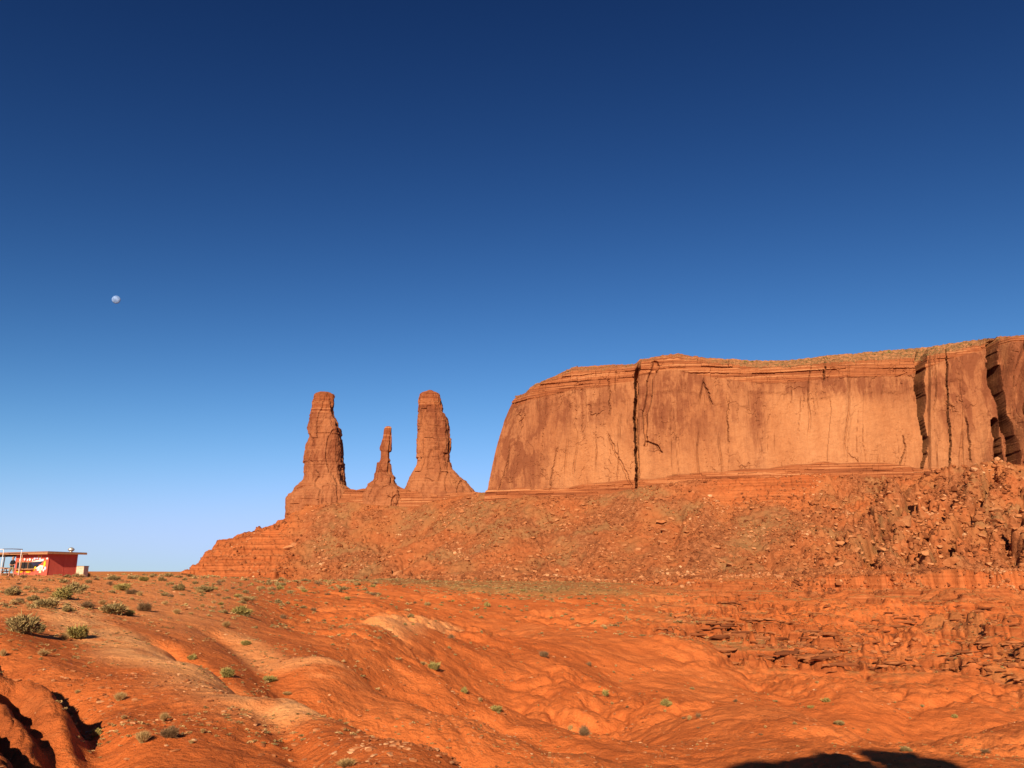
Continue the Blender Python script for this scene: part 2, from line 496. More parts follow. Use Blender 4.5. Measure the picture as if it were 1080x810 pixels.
    # chutes that run down the rubble on the right
    chute = np.abs(perlin(s / 30 + .4 * perlin(x / 20, y / 20, 49), d / 260, 72))
    tal = tal - 7 * sstep(.16, .0, chute) * sstep(5, 40, d) * sstep(830, 930, ppx)
    # strata ledges showing through the talus
    zz = tal + 1.2 * perlin(x / 40, y / 40, 66)
    tl = terrace(zz, 6.5, .3, .45) - zz
    lm = sstep(345, 265, ppx) * 1.0 + .8 * sstep(720, 790, ppx) * sstep(24, 50, tal) * sstep(75, 55, d) * sstep(-.2, .2, perlin(s / 90, d / 50, 67) + .1) * sstep(960, 900, ppx)
    tal = tal + np.clip(lm, 0, 1) * tl * 1.1
    b1_, b2_, br = worley(x / 4.5, tal / 2.2, 87)
    tal = tal + np.clip(lm, 0, 1) * (1.6 * (br - .5)) * sstep(0, .2, b2_ - b1_)
    far = sstep(1400, 900, r)
    inzone = (y > 300)
    ground = z
    z = np.where(inzone, smax(z, np.where(far > 0, tal * far + z * (1 - far) - 200 * (1 - far), z - 50), 3.0), z)
    tmask = inzone * sstep(-1.0, 1.5, z - ground) * far
    # knoll behind the camera whose shadow reaches the lower right
    for (kx, ky, kh, kw) in KNOLL:
        dk = np.hypot(x - kx, (y - ky)) / kw
        z = z + kh * np.exp(-dk ** 2.0 * 1.2) * (1 + .12 * perlin(x / 5, y / 5, 70)) 
    # far mesas on the horizon at the left
    fm = sstep(5200, 5300, y + 300 * perlin(x / 900, y / 900, 71)) * sstep(6500, 6200, y) * sstep(-3100, -2900, x) * sstep(-1500, -1700, x)
    z = z + fm * 24
    # trampled ground: scuffs and foot-sized dents
    dent, _d2, dr = worley(x / .55, y / .55, 85)
    z = z - near_w(r) * .022 * sstep(.34, .12, dent) * (dr > .45)
    return z, dict(rg=rg, left=left, canyon=canyon, talus=tmask, mid=mid, ppx=ppx, r=r, az=az, tm=tm, d=d, lm=lm, bank=bank, s=s)

KNOLL = []
azf = np.radians(np.concatenate([np.linspace(-180, -43, 130)[:-1], np.linspace(-43, 43, 1400), np.linspace(43, 180, 130)[1:-1]]))
rings = [1.0]
while rings[-1] < 16000:
    r_ = rings[-1]
    if r_ < 5: k = .02
    elif r_ < 60: k = .0058
    elif r_ < 330: k = .0065
    elif r_ < 380: k = .004
    elif r_ < 900: k = .0024
    else: k = .02
    rings.append(r_ * (1 + k))
rings = np.array(rings)
NR, NA = len(rings), len(azf)
RR, AA = np.meshgrid(rings, azf, indexing='ij')
GXX = RR * np.sin(AA); GYY = RR * np.cos(AA)

LR = np.log(rings)
def hsample(x, y):
    x = np.atleast_1d(np.asarray(x, float)); y = np.atleast_1d(np.asarray(y, float))
    a = np.arctan2(x, y); r = np.hypot(x, y)
    fi = np.interp(np.log(r), LR, np.arange(NR)); fj = np.interp(a, azf, np.arange(NA))
    i = np.clip(fi.astype(int), 0, NR - 2); j = np.clip(fj.astype(int), 0, NA - 2)
    u = fi - i; v = fj - j
    return (HZ[i, j] * (1 - u) * (1 - v) + HZ[i + 1, j] * u * (1 - v) + HZ[i, j + 1] * (1 - u) * v + HZ[i + 1, j + 1] * u * v)

def place_px(px, py, hide=False):
    """spot of ground seen at a pixel: first place where the ground rises to that line of sight"""
    X, Y, Zz = at(px, py, 1.0)
    a = math.atan2(float(X), 1.0); t = float(Zz) / math.hypot(float(X), 1.0)
    j = int(np.clip(round(float(np.interp(a, azf, np.arange(NA)))), 0, NA - 1))
    el = HZ[:, j] / rings
    i = int(np.argmax((el >= t) & (rings > 4)))
    if i == 0: return None
    r = rings[i]
    return r * math.sin(a), r * math.cos(a), HZ[i, j], r

# where the knoll has to stand: up-sun of the spots in shadow at the lower right
HZ, MK = build_height(GXX, GYY)
KD = []
for (px, py, L, wd) in ((770, 808, 14, 1.6), (800, 806, 16, 1.8), (838, 803, 15, 1.8), (880, 795, 15, 1.5), (915, 791, 16, 1.3), (945, 795, 15, 1.5), (985, 803, 14, 1.6)):
    p = place_px(px, py)
    if p is None or p[1] > 42: continue
    L = (p[1] + L) / -math.cos(SUN_AZ)
    kx = p[0] + L * math.sin(SUN_AZ); ky = p[1] + L * math.cos(SUN_AZ)
    top = p[2] + L * math.tan(SUN_EL)
    KD.append((px, py, [round(v, 1) for v in p], round(kx, 1), round(ky, 1), round(top, 1)))
    KNOLL.append((kx, ky, top - float(hsample(kx, ky)[0]), wd))
open("/tmp/k.txt","w").write(str(KD))
def knoll_z(x, y):
    h = 0
    for (kx, ky, kh, kw) in KNOLL:
        dk = np.hypot(x - kx, y - ky) / kw
        h = np.maximum(h, kh * np.exp(-np.maximum(dk - .35, 0) ** 2 * .9))
    return h * (1 + .05 * perlin(x / 3, y / 3, 70))
HZ = HZ + knoll_z(GXX, GYY)

# ---- ground material
def ground_material():
    t = NT("red_desert_ground", .97, .05)
    r1, g1, b1 = t.attr("m1")      # sandy path, sage flat, talus
    r2, g2, b2 = t.attr("m2")      # ledges, pale wash, darkened crusty bank
    big = t.noise(.06, 5); med = t.noise(.55, 6); fine = t.noise(6, 6, .65); grit = t.noise(45, 3, .7)
    base = t.ramp(big, [(.3, (.50, .120, .030)), (.5, (.565, .150, .040)), (.7, (.60, .180, .053))])
    base = t.mix(t.ramp(med, [(.44, 0.0), (.62, .6)]), base, (.44, .108, .028))
    base = t.mix(t.ramp(fine, [(.55, 0.0), (.75, .45)]), base, (.70, .28, .10))
    pale = t.noise(.22, 8, .75)
    base = t.mix(t.ramp(pale, [(.60, 0.0), (.70, .5)]), base, (.70, .29, .11))
    sand = t.ramp(med, [(.3, (.76, .33, .12)), (.7, (.82, .42, .18))])
    base = t.mix(r1, base, sand)
    # sage flat
    sg = t.ramp(t.noise(.5, 6, .7), [(.35, (.34, .15, .055)), (.5, (.22, .155, .060)), (.65, (.44, .29, .11))])
    base = t.mix(g1, base, sg)
    # talus: pinkish blocks with dusty greenish patches
    tc = t.ramp(t.noise(.28, 7, .8), [(.32, (.075, .026, .013)), (.44, (.20, .066, .026)), (.57, (.30, .110, .045)), (.74, (.45, .22, .105))])
    tg = t.math('MULTIPLY', t.ramp(t.noise(.03, 5, .6), [(.47, 0.0), (.58, .5)]), 1.0)
    tc = t.mix(tg, tc, (.25, .145, .06))
    tc = t.mix(t.ramp(t.noise(.02, 3), [(.45, 0.0), (.6, .5)]), tc, (.38, .105, .032))
    base = t.mix(b1, base, tc)
    # beds of rock: level bands
    bands = t.noise(1.0, 4, .6, t.mapping((.01, .01, .9)))
    bc = t.ramp(bands, [(.35, (.16, .040, .015)), (.5, (.29, .080, .026)), (.65, (.40, .135, .050))])
    base = t.mix(t.math('MULTIPLY', r2, .75), base, bc)
    base = t.mix(g2, base, t.ramp(t.noise(.9, 6, .7), [(.4, (.26, .15, .055)), (.6, (.44, .21, .08))]))
    base = t.mix(t.math('MULTIPLY', b2, t.ramp(fine, [(.3, .35), (.6, .95)])), base, (.30, .080, .026))  # dark crust on the bank; its shaded look is painted in too
    # small pale chips of stone
    v = t.n("ShaderNodeTexVoronoi"); v.inputs['Scale'].default_value = 6.5; v.distance = 'MINKOWSKI'; v.inputs['Exponent'].default_value = .8; t.L(t.tc.outputs['Object'], v.inputs['Vector'])
    chips = t.math('LESS_THAN', v.outputs['Distance'], .13)
    sc = t.n("ShaderNodeSeparateColor"); t.L(v.outputs['Color'], sc.inputs[0])
    chips = t.math('MULTIPLY', chips, t.math('GREATER_THAN', sc.outputs[0], .66))
    base = t.mix(t.math('MULTIPLY', chips, .7), base, (.74, .42, .22))
    nb = t.bump(med, .9, .6)
    nb = t.bump(fine, 1.0, .11, nb)
    nb = t.bump(grit, .8, .02, nb)
    return t.done(base, nb)
M_ground = ground_material()

def terrain():
    x, y = GXX, GYY
    r, ppx, az = MK['r'], MK['ppx'], MK['az']
    # trampled path along the near crest
    P = PL((60, 640, 40), (95, 668, 29), (150, 683, 25), (200, 699, 22), (235, 717, 19.5), (270, 737, 17), (300, 746, 16.2), (322, 756, 15.5))
    d, side, s, ex = poly_dist(x, y, P[:, :2])
    wd = 1.35 + .5 * perlin(x / 3, y / 3, 80)
    path = sstep(1.6, .3, d / wd) * .85 * sstep(-.9, .0, perlin(x / 1.3, y / 1.3, 84) + .2)
    for pts, wdt, am in (([(245, 668, 40), (262, 672, 37), (285, 690, 32), (315, 697, 31), (350, 694, 32)], 1.0, .5), ([(395, 655, 68), (440, 652, 85), (480, 660, 105)], 2.2, .6)):
        P = PL(*pts); d, side, s, ex = poly_dist(x, y, P[:, :2]); path = np.maximum(path, am * sstep(1.5, .3, d / wdt))
    left = MK['left']
    path = np.maximum(path, .38 * left * sstep(28, 45, r) * sstep(330, 200, ppx))
    fl = sstep(230, 320, r) * sstep(520, 440, r) * sstep(250, 400, ppx) * sstep(720, 600, ppx + 40 * perlin(x / 50, y / 50, 81))
    fl = np.maximum(fl, sstep(500, 560, r) * sstep(900, 1400, r) * .4)
    fl = fl * (1 - MK['talus'])
    talus = MK['talus'] * (1 - .75 * np.clip(MK['lm'], 0, 1))
    # bench tops in the canyon carry pale dry grass
    gz = np.gradient(HZ, axis=0) / np.gradient(RR, axis=0)
    ga = np.gradient(HZ, axis=1) / (np.gradient(AA, axis=1) * RR)
    slope = np.hypot(gz, ga)
    canyon = np.maximum(MK['canyon'], sstep(85, 60, az) * sstep(640, 720, ppx) * sstep(350, 380, r) * (1 - MK['talus']))
    bench = canyon * sstep(.35, .12, slope) * sstep(-.15, .25, perlin(x / 24, y / 12, 82) + .12) * .8
    P = PL((985, 645, 235), (1020, 668, 190), (1050, 690, 150), (1085, 705, 130), (1160, 720, 125))
    d, side, s, ex = poly_dist(x, y, P[:, :2])
    bench = np.maximum(bench, sstep(5, 1, d + 9 * perlin(x / 7, y / 7, 83)) * .3)
    ledges = np.clip(MK['tm'] * sstep(.3, .7, slope) + np.clip(MK['lm'], 0, 1) * MK['talus'] + sstep(.6, 1.0, slope) * canyon, 0, 1)
    V = np.stack([x, y, HZ], -1).reshape(-1, 3)
    c = np.array([[0, 0, float(HZ[0].mean())]])
    Fq = grid_faces(NR, NA, True)[:, ::-1]
    # wrap seam: last azimuth joins the first; centre is closed with a small fan of quads
    n0 = len(V)
    V = np.concatenate([V, c])
    j = np.arange(0, NA - 1, 2)
    fan = np.stack([np.full(len(j), n0), j, j + 1, np.minimum(j + 2, NA) % NA], -1)
    Fq = np.concatenate([Fq, fan[:, ::-1]])
    m1 = np.stack([path, fl, talus], -1).reshape(-1, 3); m2 = np.stack([ledges, bench, MK['bank']], -1).reshape(-1, 3)
    m1 = np.concatenate([m1, [[0, 0, 0]]]); m2 = np.concatenate([m2, [[0, 0, 0]]])
    o = mesh_np("desert_ground", V, Fq, M_ground, True, {"m1": m1, "m2": m2})
    tag(o, kind='structure')
terrain()
# ------------------------------------------------------------------ cliffs
def cliff_material(name, dark=1.0):
    t = NT(name, .95, .08)
    v, st, cap = t.attr("m1")          # varnish and broad darker tone, layered beds, scrubby cap
    lo = t.noise(1.0, 6, .6, t.mapping((.035, .035, .012)))
    blot = t.noise(1.0, 7, .68, t.mapping((.09, .09, .035)), .6)
    streak = t.noise(1.0, 5, .6, t.mapping((.34, .34, .010)))
    streak2 = t.noise(1.0, 4, .6, t.mapping((1.3, 1.3, .03)))
    fine = t.noise(.8, 7, .7)
    base = t.ramp(lo, [(.3, (.32, .122, .048)), (.5, (.375, .158, .066)), (.7, (.42, .19, .084))])
    base = t.mix(t.ramp(fine, [(.5, 0.0), (.75, .4)]), base, (.50, .26, .125))
    # desert varnish: dark coats that run down the wall
    s1 = t.ramp(streak, [(.44, 0.0), (.60, 1.0)])
    s2 = t.ramp(streak2, [(.46, 0.0), (.66, .8)])
    bl = t.ramp(blot, [(.46, 0.0), (.55, 1.0)])
    am = t.math('ADD', t.math('MULTIPLY', s1, .27), t.math('ADD', t.math('MULTIPLY', s2, .15), t.math('MULTIPLY', bl, .55)))
    am = t.math('MULTIPLY', am, t.math('ADD', .15, t.math('MULTIPLY', v, 1.6)))
    am = t.math('ADD', am, t.math('MULTIPLY', t.math('ADD', s1, s2), .07))
    cl = t.n("ShaderNodeClamp"); t.L(am, cl.inputs[0])
    base = t.mix(t.math('MULTIPLY', v, .60), base, (.23, .080, .036))  # broad darker tone where the mask is strong
    base = t.mix(cl.outputs[0], base, (.185, .062, .028))
    if dark != 1.0: base = t.mix(1.0, base, (dark, dark * .93, dark * .95), 'MULTIPLY')
    # level beds
    bands = t.noise(1.0, 5, .65, t.mapping((.012, .012, .75)))
    bc = t.ramp(bands, [(.36, (.13, .035, .014)), (.48, (.23, .068, .025)), (.56, (.33, .11, .040)), (.66, (.46, .22, .10))])
    base = t.mix(st, base, bc)
    capc = t.ramp(t.noise(.35, 7, .8), [(.42, (.08, .065, .028)), (.50, (.26, .12, .05)), (.58, (.34, .15, .065)), (.68, (.42, .28, .14))])
    base = t.mix(cap, base, capc)
    nb = t.bump(streak2, .15, .5)
    nb = t.bump(fine, .7, 1.1, nb)
    return t.done(base, nb)
M_cliff = cliff_material("sandstone_cliff")
M_spire = cliff_material("sandstone_spire", .88)

def crack(px, py, pts, w0, w1=None, ragged=1.0):
    """1 inside a crack drawn along pts, falling to 0 at its edges; px, py are design coordinates on the face"""
    P = np.array([[a, b] for a, b in pts], float)
    k = ragged * (.9 + .25 * w0)
    jx = k * ((.9 if w0 < 3 else .0) * perlin(py / 7, px * 0 + 7.3, 97) + 1.1 * perlin(py / 17, px * 0 + 2.3, 98) + (.5 * perlin(px / 2.5, py / 2.5, 99) if w0 < 3 else 0))
    if w0 >= 3: jx = jx + 2.2 * (RND[(np.floor(py / 9 + .8 * perlin(px / 6, py / 9, 93)).astype(int) * 41) & 4095] - .5)
    d, side, s, ex = poly_dist(px + jx, py, P)
    L = np.hypot(*np.diff(P, axis=0).T).sum()
    q = np.clip(s / L, 0, 1)
    if w0 < 2.2: w0 *= .62; w1 = w1 * .62 if w1 is not None else None
    w = (w0 + ((w1 if w1 is not None else w0) - w0) * q) * (1 + .35 * perlin(s / (9 if w0 < 3 else 30), s * 0, 96))
    ends = sstep(-.02, .10, q) * sstep(1.02, .9, q) if w0 < 3 else 1
    return sstep(1.0, .62 if w0 < 3 else .60, d / w) * ends

def build_mesa():
    pxs = np.arange(513.0, 1480, .72)
    nb_ = 70
    Yb = MESA_Y(pxs); pyb = BASE_PY(pxs)
    bx, by, bz = at(pxs, pyb, Yb)
    # skyline and rim of the sheer wall
    sky_x = [505, 545, 553, 563, 583, 605, 640, 668, 674, 690, 715, 740, 780, 800, 830, 880, 930, 980, 1000, 1040, 1080, 1200, 1480]
    sky_y = [418, 418, 414, 405, 397, 387, 385, 384, 379, 376, 373, 377, 379, 380.5, 380, 374, 370, 366, 362, 357, 353, 343, 320]
    rim_off = np.interp(pxs, [505, 560, 640, 668, 680, 715, 740, 800, 900, 960, 1000, 1030, 1045, 1080, 1480], [2, 4, 7, 5, 5, 6, 7, 9, 11, 13, 13, 10, 5, 5, 6])
    inset = np.interp(pxs, [505, 513, 540, 600, 700, 1480], [40, 38, 22, 12, 10, 10])
    # wall leans back; where the corner turns the crest sits to the right of the foot
    shiftx = np.interp(pxs, [505, 513, 530, 560, 640], [30, 29, 22, 10, 0])
    rpx = pxs + shiftx
    ry = Yb + inset * .8
    rsky = np.interp(rpx, sky_x, sky_y)
    # smallest steps along the crest
    rsky = rsky + .9 * (worley(rpx / 9.0, rpx * 0, 90)[2] - .5) + .5 * perlin(rpx / 4, rpx * 0, 91)
    rx, _, rz = at(rpx, rsky + rim_off, ry)
    cx, cy, cz = at(rpx + 1.0, rsky, ry + 42 * np.clip(rim_off / 10, .35, 1.2))
    n = len(pxs)
    # side that turns away at the left corner
    k = np.linspace(1, 0, nb_)[:, None][:-1]
    bpath = np.array([[bx[0], by[0]], [bx[0] + 9, by[0] + 60], [bx[0] + 40, by[0] + 210], [bx[0] + 120, by[0] + 420]])
    rpath = np.array([[rx[0], ry[0]], [rx[0] + 11, ry[0] + 50], [rx[0] + 40, ry[0] + 180], [rx[0] + 120, ry[0] + 380]])
    tt = (k[:, 0]) ** 1.5
    def lerp_path(P, t):
        q = np.linspace(0, 1, len(P)); return np.interp(t, q, P[:, 0]), np.interp(t, q, P[:, 1])
    ex, ey = lerp_path(bpath, tt); fx, fy = lerp_path(rpath, tt)
    bx = np.concatenate([ex, bx]); by = np.concatenate([ey, by]); bz = np.concatenate([np.full(len(ex), bz[0]), bz])
    rx = np.concatenate([fx, rx]); ry = np.concatenate([fy, ry]); rz = np.concatenate([np.full(len(fx), rz[0]), rz])
    cx = np.concatenate([fx + 14, cx]); cy = np.concatenate([fy + 6, cy]); cz = np.concatenate([np.full(len(fx), cz[0]), cz])
    N = len(bx)
    side = np.concatenate([np.ones(len(ex)), np.zeros(n)])
    # outward normals of the face, from the foot line
    tx = np.gradient(bx); ty = np.gradient(by); L = np.hypot(tx, ty)
    nx, ny = ty / L, -tx / L
    ker = np.hanning(41); ker /= ker.sum()
    nx = np.convolve(np.pad(nx, 20, mode='edge'), ker, 'valid'); ny = np.convolve(np.pad(ny, 20, mode='edge'), ker, 'valid')
    S_ = np.concatenate([[0], np.cumsum(np.hypot(np.diff(bx), np.diff(by)))])
    NV = 260
    v = np.linspace(-.13, 1, NV)[:, None]
    vc = np.clip(v, 0, 1)
    # the top quarter rounds back a little
    prof = vc * .55 + .45 * vc ** 2.2
    X = bx + (rx - bx) * prof + nx * np.clip(-v, 0, 1) * 30
    Y = by + (ry - by) * prof + ny * np.clip(-v, 0, 1) * 30
    Zz = bz + (rz - bz) * v
    px, py = pix(X, Y, Zz)
    s = S_ + 0 * v
    sw = s + 4 * perlin(s / 30, Zz / 40, 100)
    # big buttresses, slabs that have peeled away, flutes
    D = 3.4 * perlin(s / 75, Zz / 400, 101) + 2.0 * perlin(sw / 28, Zz / 160, 102) + 1.0 * perlin(sw / 11, Zz / 90, 103)
    d1, d2, r1 = worley(sw / 22 + .22 * fbm(s / 5, Zz / 9, 104, 3), Zz / 52 + .16 * fbm(s / 6, Zz / 5, 105, 3), 106)
    D += 1.5 * (r1 - .5) * (.35 + .65 * sstep(-.1, .3, perlin(s / 45, Zz / 45, 95)))
    e1, e2, q1 = worley(sw / 8 + .2 * fbm(s / 3, Zz / 4, 94, 2), Zz / 15 + .25 * fbm(s / 4, Zz / 4, 107, 2), 108)
    D += 1.1 * (q1 - .5) * sstep(.1, .5, perlin(s / 50, Zz / 50, 109) + .25)
    D += .30 * perlin(sw / 4, Zz / 30, 110) + .22 * perlin(sw / 2, Zz / 9, 111) + .38 * fbm(s / 6, Zz / 6, 112, 4)
    D -= 1.5 * sstep(.07, .0, np.abs(perlin(sw / 21, Zz / 420, 88))) * sstep(-.2, .2, perlin(s / 30, Zz / 60, 89))
    D -= .8 * sstep(.06, .0, np.abs(perlin(sw / 8, Zz / 200, 92))) * sstep(.0, .3, perlin(s / 25, Zz / 40, 69))
    # scalloped arches under the rim
    arch = worley(sw / 34, Zz * 0 + .5, 113)
    arch_top = 0.86 - .22 * arch[2]
    D -= .9 * sstep(arch_top + .02, arch_top - .02, v) * (arch[2] > .35)
    # beds at the foot: thin courses stepping outward
    foot_w = np.interp(pxs, [513, 560, 640, 700, 780, 870, 930, 960, 1010, 1480], [.04, .08, .11, .07, .10, .13, .17, .14, .0, .0])
    foot_w = np.concatenate([np.full(len(ex), .04), foot_w])
    foot = sstep(0, .02, foot_w + .015 * perlin(s / 20, s * 0, 114) - v)
    course = np.floor(Zz / 2.0 + .25 * perlin(s / 40, s * 0, 115))
    blk = RND[(course.astype(int) * 131 + np.floor(s / (7 + 5 * RND[course.astype(int) & 4095])).astype(int) * 17) & 4095]
    D = D * (1 - .6 * foot) + foot * (1.8 + 1.3 * (blk - .5) + 16 * np.clip(foot_w - v, 0, 1) )
    # courses near the rim
    top_w = np.concatenate([np.full(len(ex), .04), np.interp(pxs, [513, 600, 668, 700, 800, 960, 1000, 1480], [.10, .16, .12, .10, .14, .13, .04, .05])])
    top = sstep(0, .015, v - 1 + top_w)
    course2 = np.floor(Zz / 3.2 + .35 * perlin(s / 60, s * 0, 116)).astype(int)
    blk2 = RND[(course2 * 71 + np.floor(s / (11 + 9 * RND[course2 & 4095])).astype(int) * 13) & 4095]
    D += top * (2.2 * (RND[(course2 * 37) & 4095] - .5) + 1.5 * (blk2 - .5) - 22 * np.clip(v - 1 + top_w, 0, 1) * .4)
    # named cracks, gashes and recesses
    D -= 20 * crack(px, py, [(674, 378), (672, 395), (670.5, 430), (671, 480), (673, 522)], 2.3, 1.9, .6)
    D -= 3.5 * crack(px, py, [(690, 385), (683, 420), (680, 470)], 4.5, 2)
    D -= 1.7 * crack(px, py, [(640, 455), (650, 480), (668, 515)], 1.7, 2.4)
    D -= 1.5 * crack(px, py, [(643, 398), (642, 425), (645, 440)], 1.3)
    D -= 3 * crack(px, py, [(681, 465), (692, 470), (699, 478)], 1.5)
    D -= 2.2 * crack(px, py, [(742, 402), (747, 420), (751, 428)], 1.5)
    D -= 1.6 * crack(px, py, [(768, 420), (768, 470)], 1.2)
    D -= 1.3 * crack(px, py, [(536, 480), (530, 505), (526, 520)], 1.4)
    D -= 1.4 * crack(px, py, [(588, 470), (582, 495), (581, 520)], 1.2)
    D -= 4 * crack(px, py, [(868, 385), (870, 402)], 1.7)
    D -= 2.4 * crack(px, py, [(953, 458), (955, 475), (948, 492)], 1.3)
    # stepped shelf right of the first gash
    D -= 3 * crack(px, py, [(1018, 440), (1021, 490)], 1.5)
    
    D += 4 * sstep(979, 981, px) * sstep(1042, 1030, px)
    D += 9 * sstep(1052, 1064, px - (py - 360) * .12) * (1 + .5 * perlin(s / 8, Zz / 25, 117)) + sstep(1050, 1060, px) * (6 * perlin(s / 11, Zz / 40, 118) + 2.0 * perlin(s / 5, Zz / 18, 119))
    D += 3 * sstep(672, 676, px) * sstep(780, 700, px) * (1 - foot)
    D *= (1 - .55 * side * sstep(0, .2, 1 - vc))
    D *= sstep(-.13, -.02, v) * 1.0
    X = X + nx * D; Y = Y + ny * D
    ja = math.radians(6)
    slot = np.maximum.reduce([26 * crack(px, py, [(972, 370), (970, 400), (973, 440), (976, 462), (976, 480), (972, 494)], 6.0, 1.6, .5), 9 * crack(px, py, [(996, 370), (998, 420), (1001, 465), (999, 500)], 1.5, 1.7, .6),
                              40 * crack(px, py, [(1047, 356), (1045, 385), (1051, 415), (1059, 440), (1065, 470), (1069, 502)], 7.5, 5.0, .5), 22 * crack(px, py, [(1049, 445), (1051, 470), (1054, 502)], 4.6, 4.5, .5), 18 * crack(px, py, [(1079, 362), (1083, 400), (1076, 432), (1082, 470)], 4, 3, .6)])
    X = X + math.sin(ja) * slot; Y = Y + math.cos(ja) * slot
    # desert varnish layout, plus a darker tone at the wall's two ends
    blobz = np.exp(-((px - 625) / 45) ** 2 - ((py - 480) / 45) ** 2)
    mv = .20 + .45 * sstep(680, 530, px) - .25 * blobz + .12 * sstep(800, 700, px) * sstep(640, 700, px) + .30 * perlin(s / 90, Zz / 60, 120)
    def blob(cx_, cy_, wx_, wy_, a):
        return a * np.exp(-((px - cx_) / wx_) ** 2 - ((py - cy_) / wy_) ** 2)
    mv = mv + blob(545, 460, 32, 55, .8) + blob(565, 425, 30, 16, .4) + blob(590, 425, 40, 20, .25) + blob(740, 440, 35, 30, .25) + blob(800, 440, 10, 50, .35) \
        - blob(880, 465, 75, 36, .9) - blob(835, 480, 40, 30, .3) + blob(880, 405, 100, 14, .7) + blob(730, 400, 50, 12, .35) + blob(800, 460, 14, 60, .3) + blob(1012, 410, 32, 50, .85) + blob(1075, 420, 30, 85, 1.5) \
        + blob(690, 420, 14, 30, .5) - blob(620, 500, 40, 22, .25) - blob(720, 495, 30, 16, .35)
    beds = np.clip(foot * .9 + top * .75, 0, 1)
    cap = np.zeros_like(X)
    # cap: ledges stepping back, then the scrubby slope
    NC = 46
    c = np.linspace(0, 1, NC)[1:][:, None]
    stp = c * .5 + .5 * (np.floor(c * 4) + sstep(.6, 1, c * 4 % 1)) / 4
    zcap = rz + (cz - rz) * stp
    bxk = (c + .05 * perlin(S_ / 12 + c * 0, c * 6, 121) * sstep(0, .2, c) * sstep(1, .8, c))
    Xc = X[-1] + (cx - X[-1]) * bxk; Yc = Y[-1] + (cy - Y[-1]) * bxk
    Zc = zcap + Zz[-1] - rz + .5 * perlin(Xc / 7, Yc / 7, 122) * sstep(0, .1, c) + .5 * perlin(Xc / 2.6, Yc / 2.6, 123) * sstep(0, .1, c)
    scrub = np.concatenate([np.zeros(len(ex)), np.interp(pxs, [513, 600, 740, 790, 990, 1035, 1060, 1480], [.15, .25, .2, .75, .9, .7, .2, .2])])
    capm = np.clip(sstep(.25, .5, c) * scrub + .25 * perlin(Xc / 9, Yc / 9, 124), 0, 1) * sstep(.1, .3, c)
    # plateau behind and far side, so the block is closed from every side
    back = []
    for f_, dz in ((60, -1), (160, -3), (300, -4), (310, -60), (330, -150)):
        back.append((Xc[-1] + f_ * .35 * (1 - side) + side * np.minimum(f_, 60) * .8, Yc[-1] + f_ * (1 - .8 * side), Zc[-1] + dz))
    Xa = np.concatenate([X, Xc] + [b[0][None] for b in back]); Ya = np.concatenate([Y, Yc] + [b[1][None] for b in back]); Za = np.concatenate([Zz + 0 * X, Zc] + [b[2][None] for b in back])
    nr = len(Xa)
    A = np.zeros((nr, N, 3))
    A[:NV, :, 0] = np.clip(mv, 0, 1); A[:NV, :, 1] = beds
    A[NV:NV + NC - 1, :, 0] = .3; A[NV:NV + NC - 1, :, 1] = np.clip(.9 - capm, 0, 1); A[NV:NV + NC - 1, :, 2] = capm
    A[NV + NC - 1:, :, 2] = .6
    V = np.stack([Xa, Ya, Za], -1).reshape(-1, 3)
    o = mesh_np("mesa", V, grid_faces(nr, N), M_cliff, False, {"m1": A.reshape(-1, 3)})
    tag(o, "huge flat topped red sandstone mesa with sheer streaked cliff filling the right side", "mesa")
    return rx, ry, rz, cx, cy, cz, scrub, Xc, Yc, Zc
MESA = build_mesa()

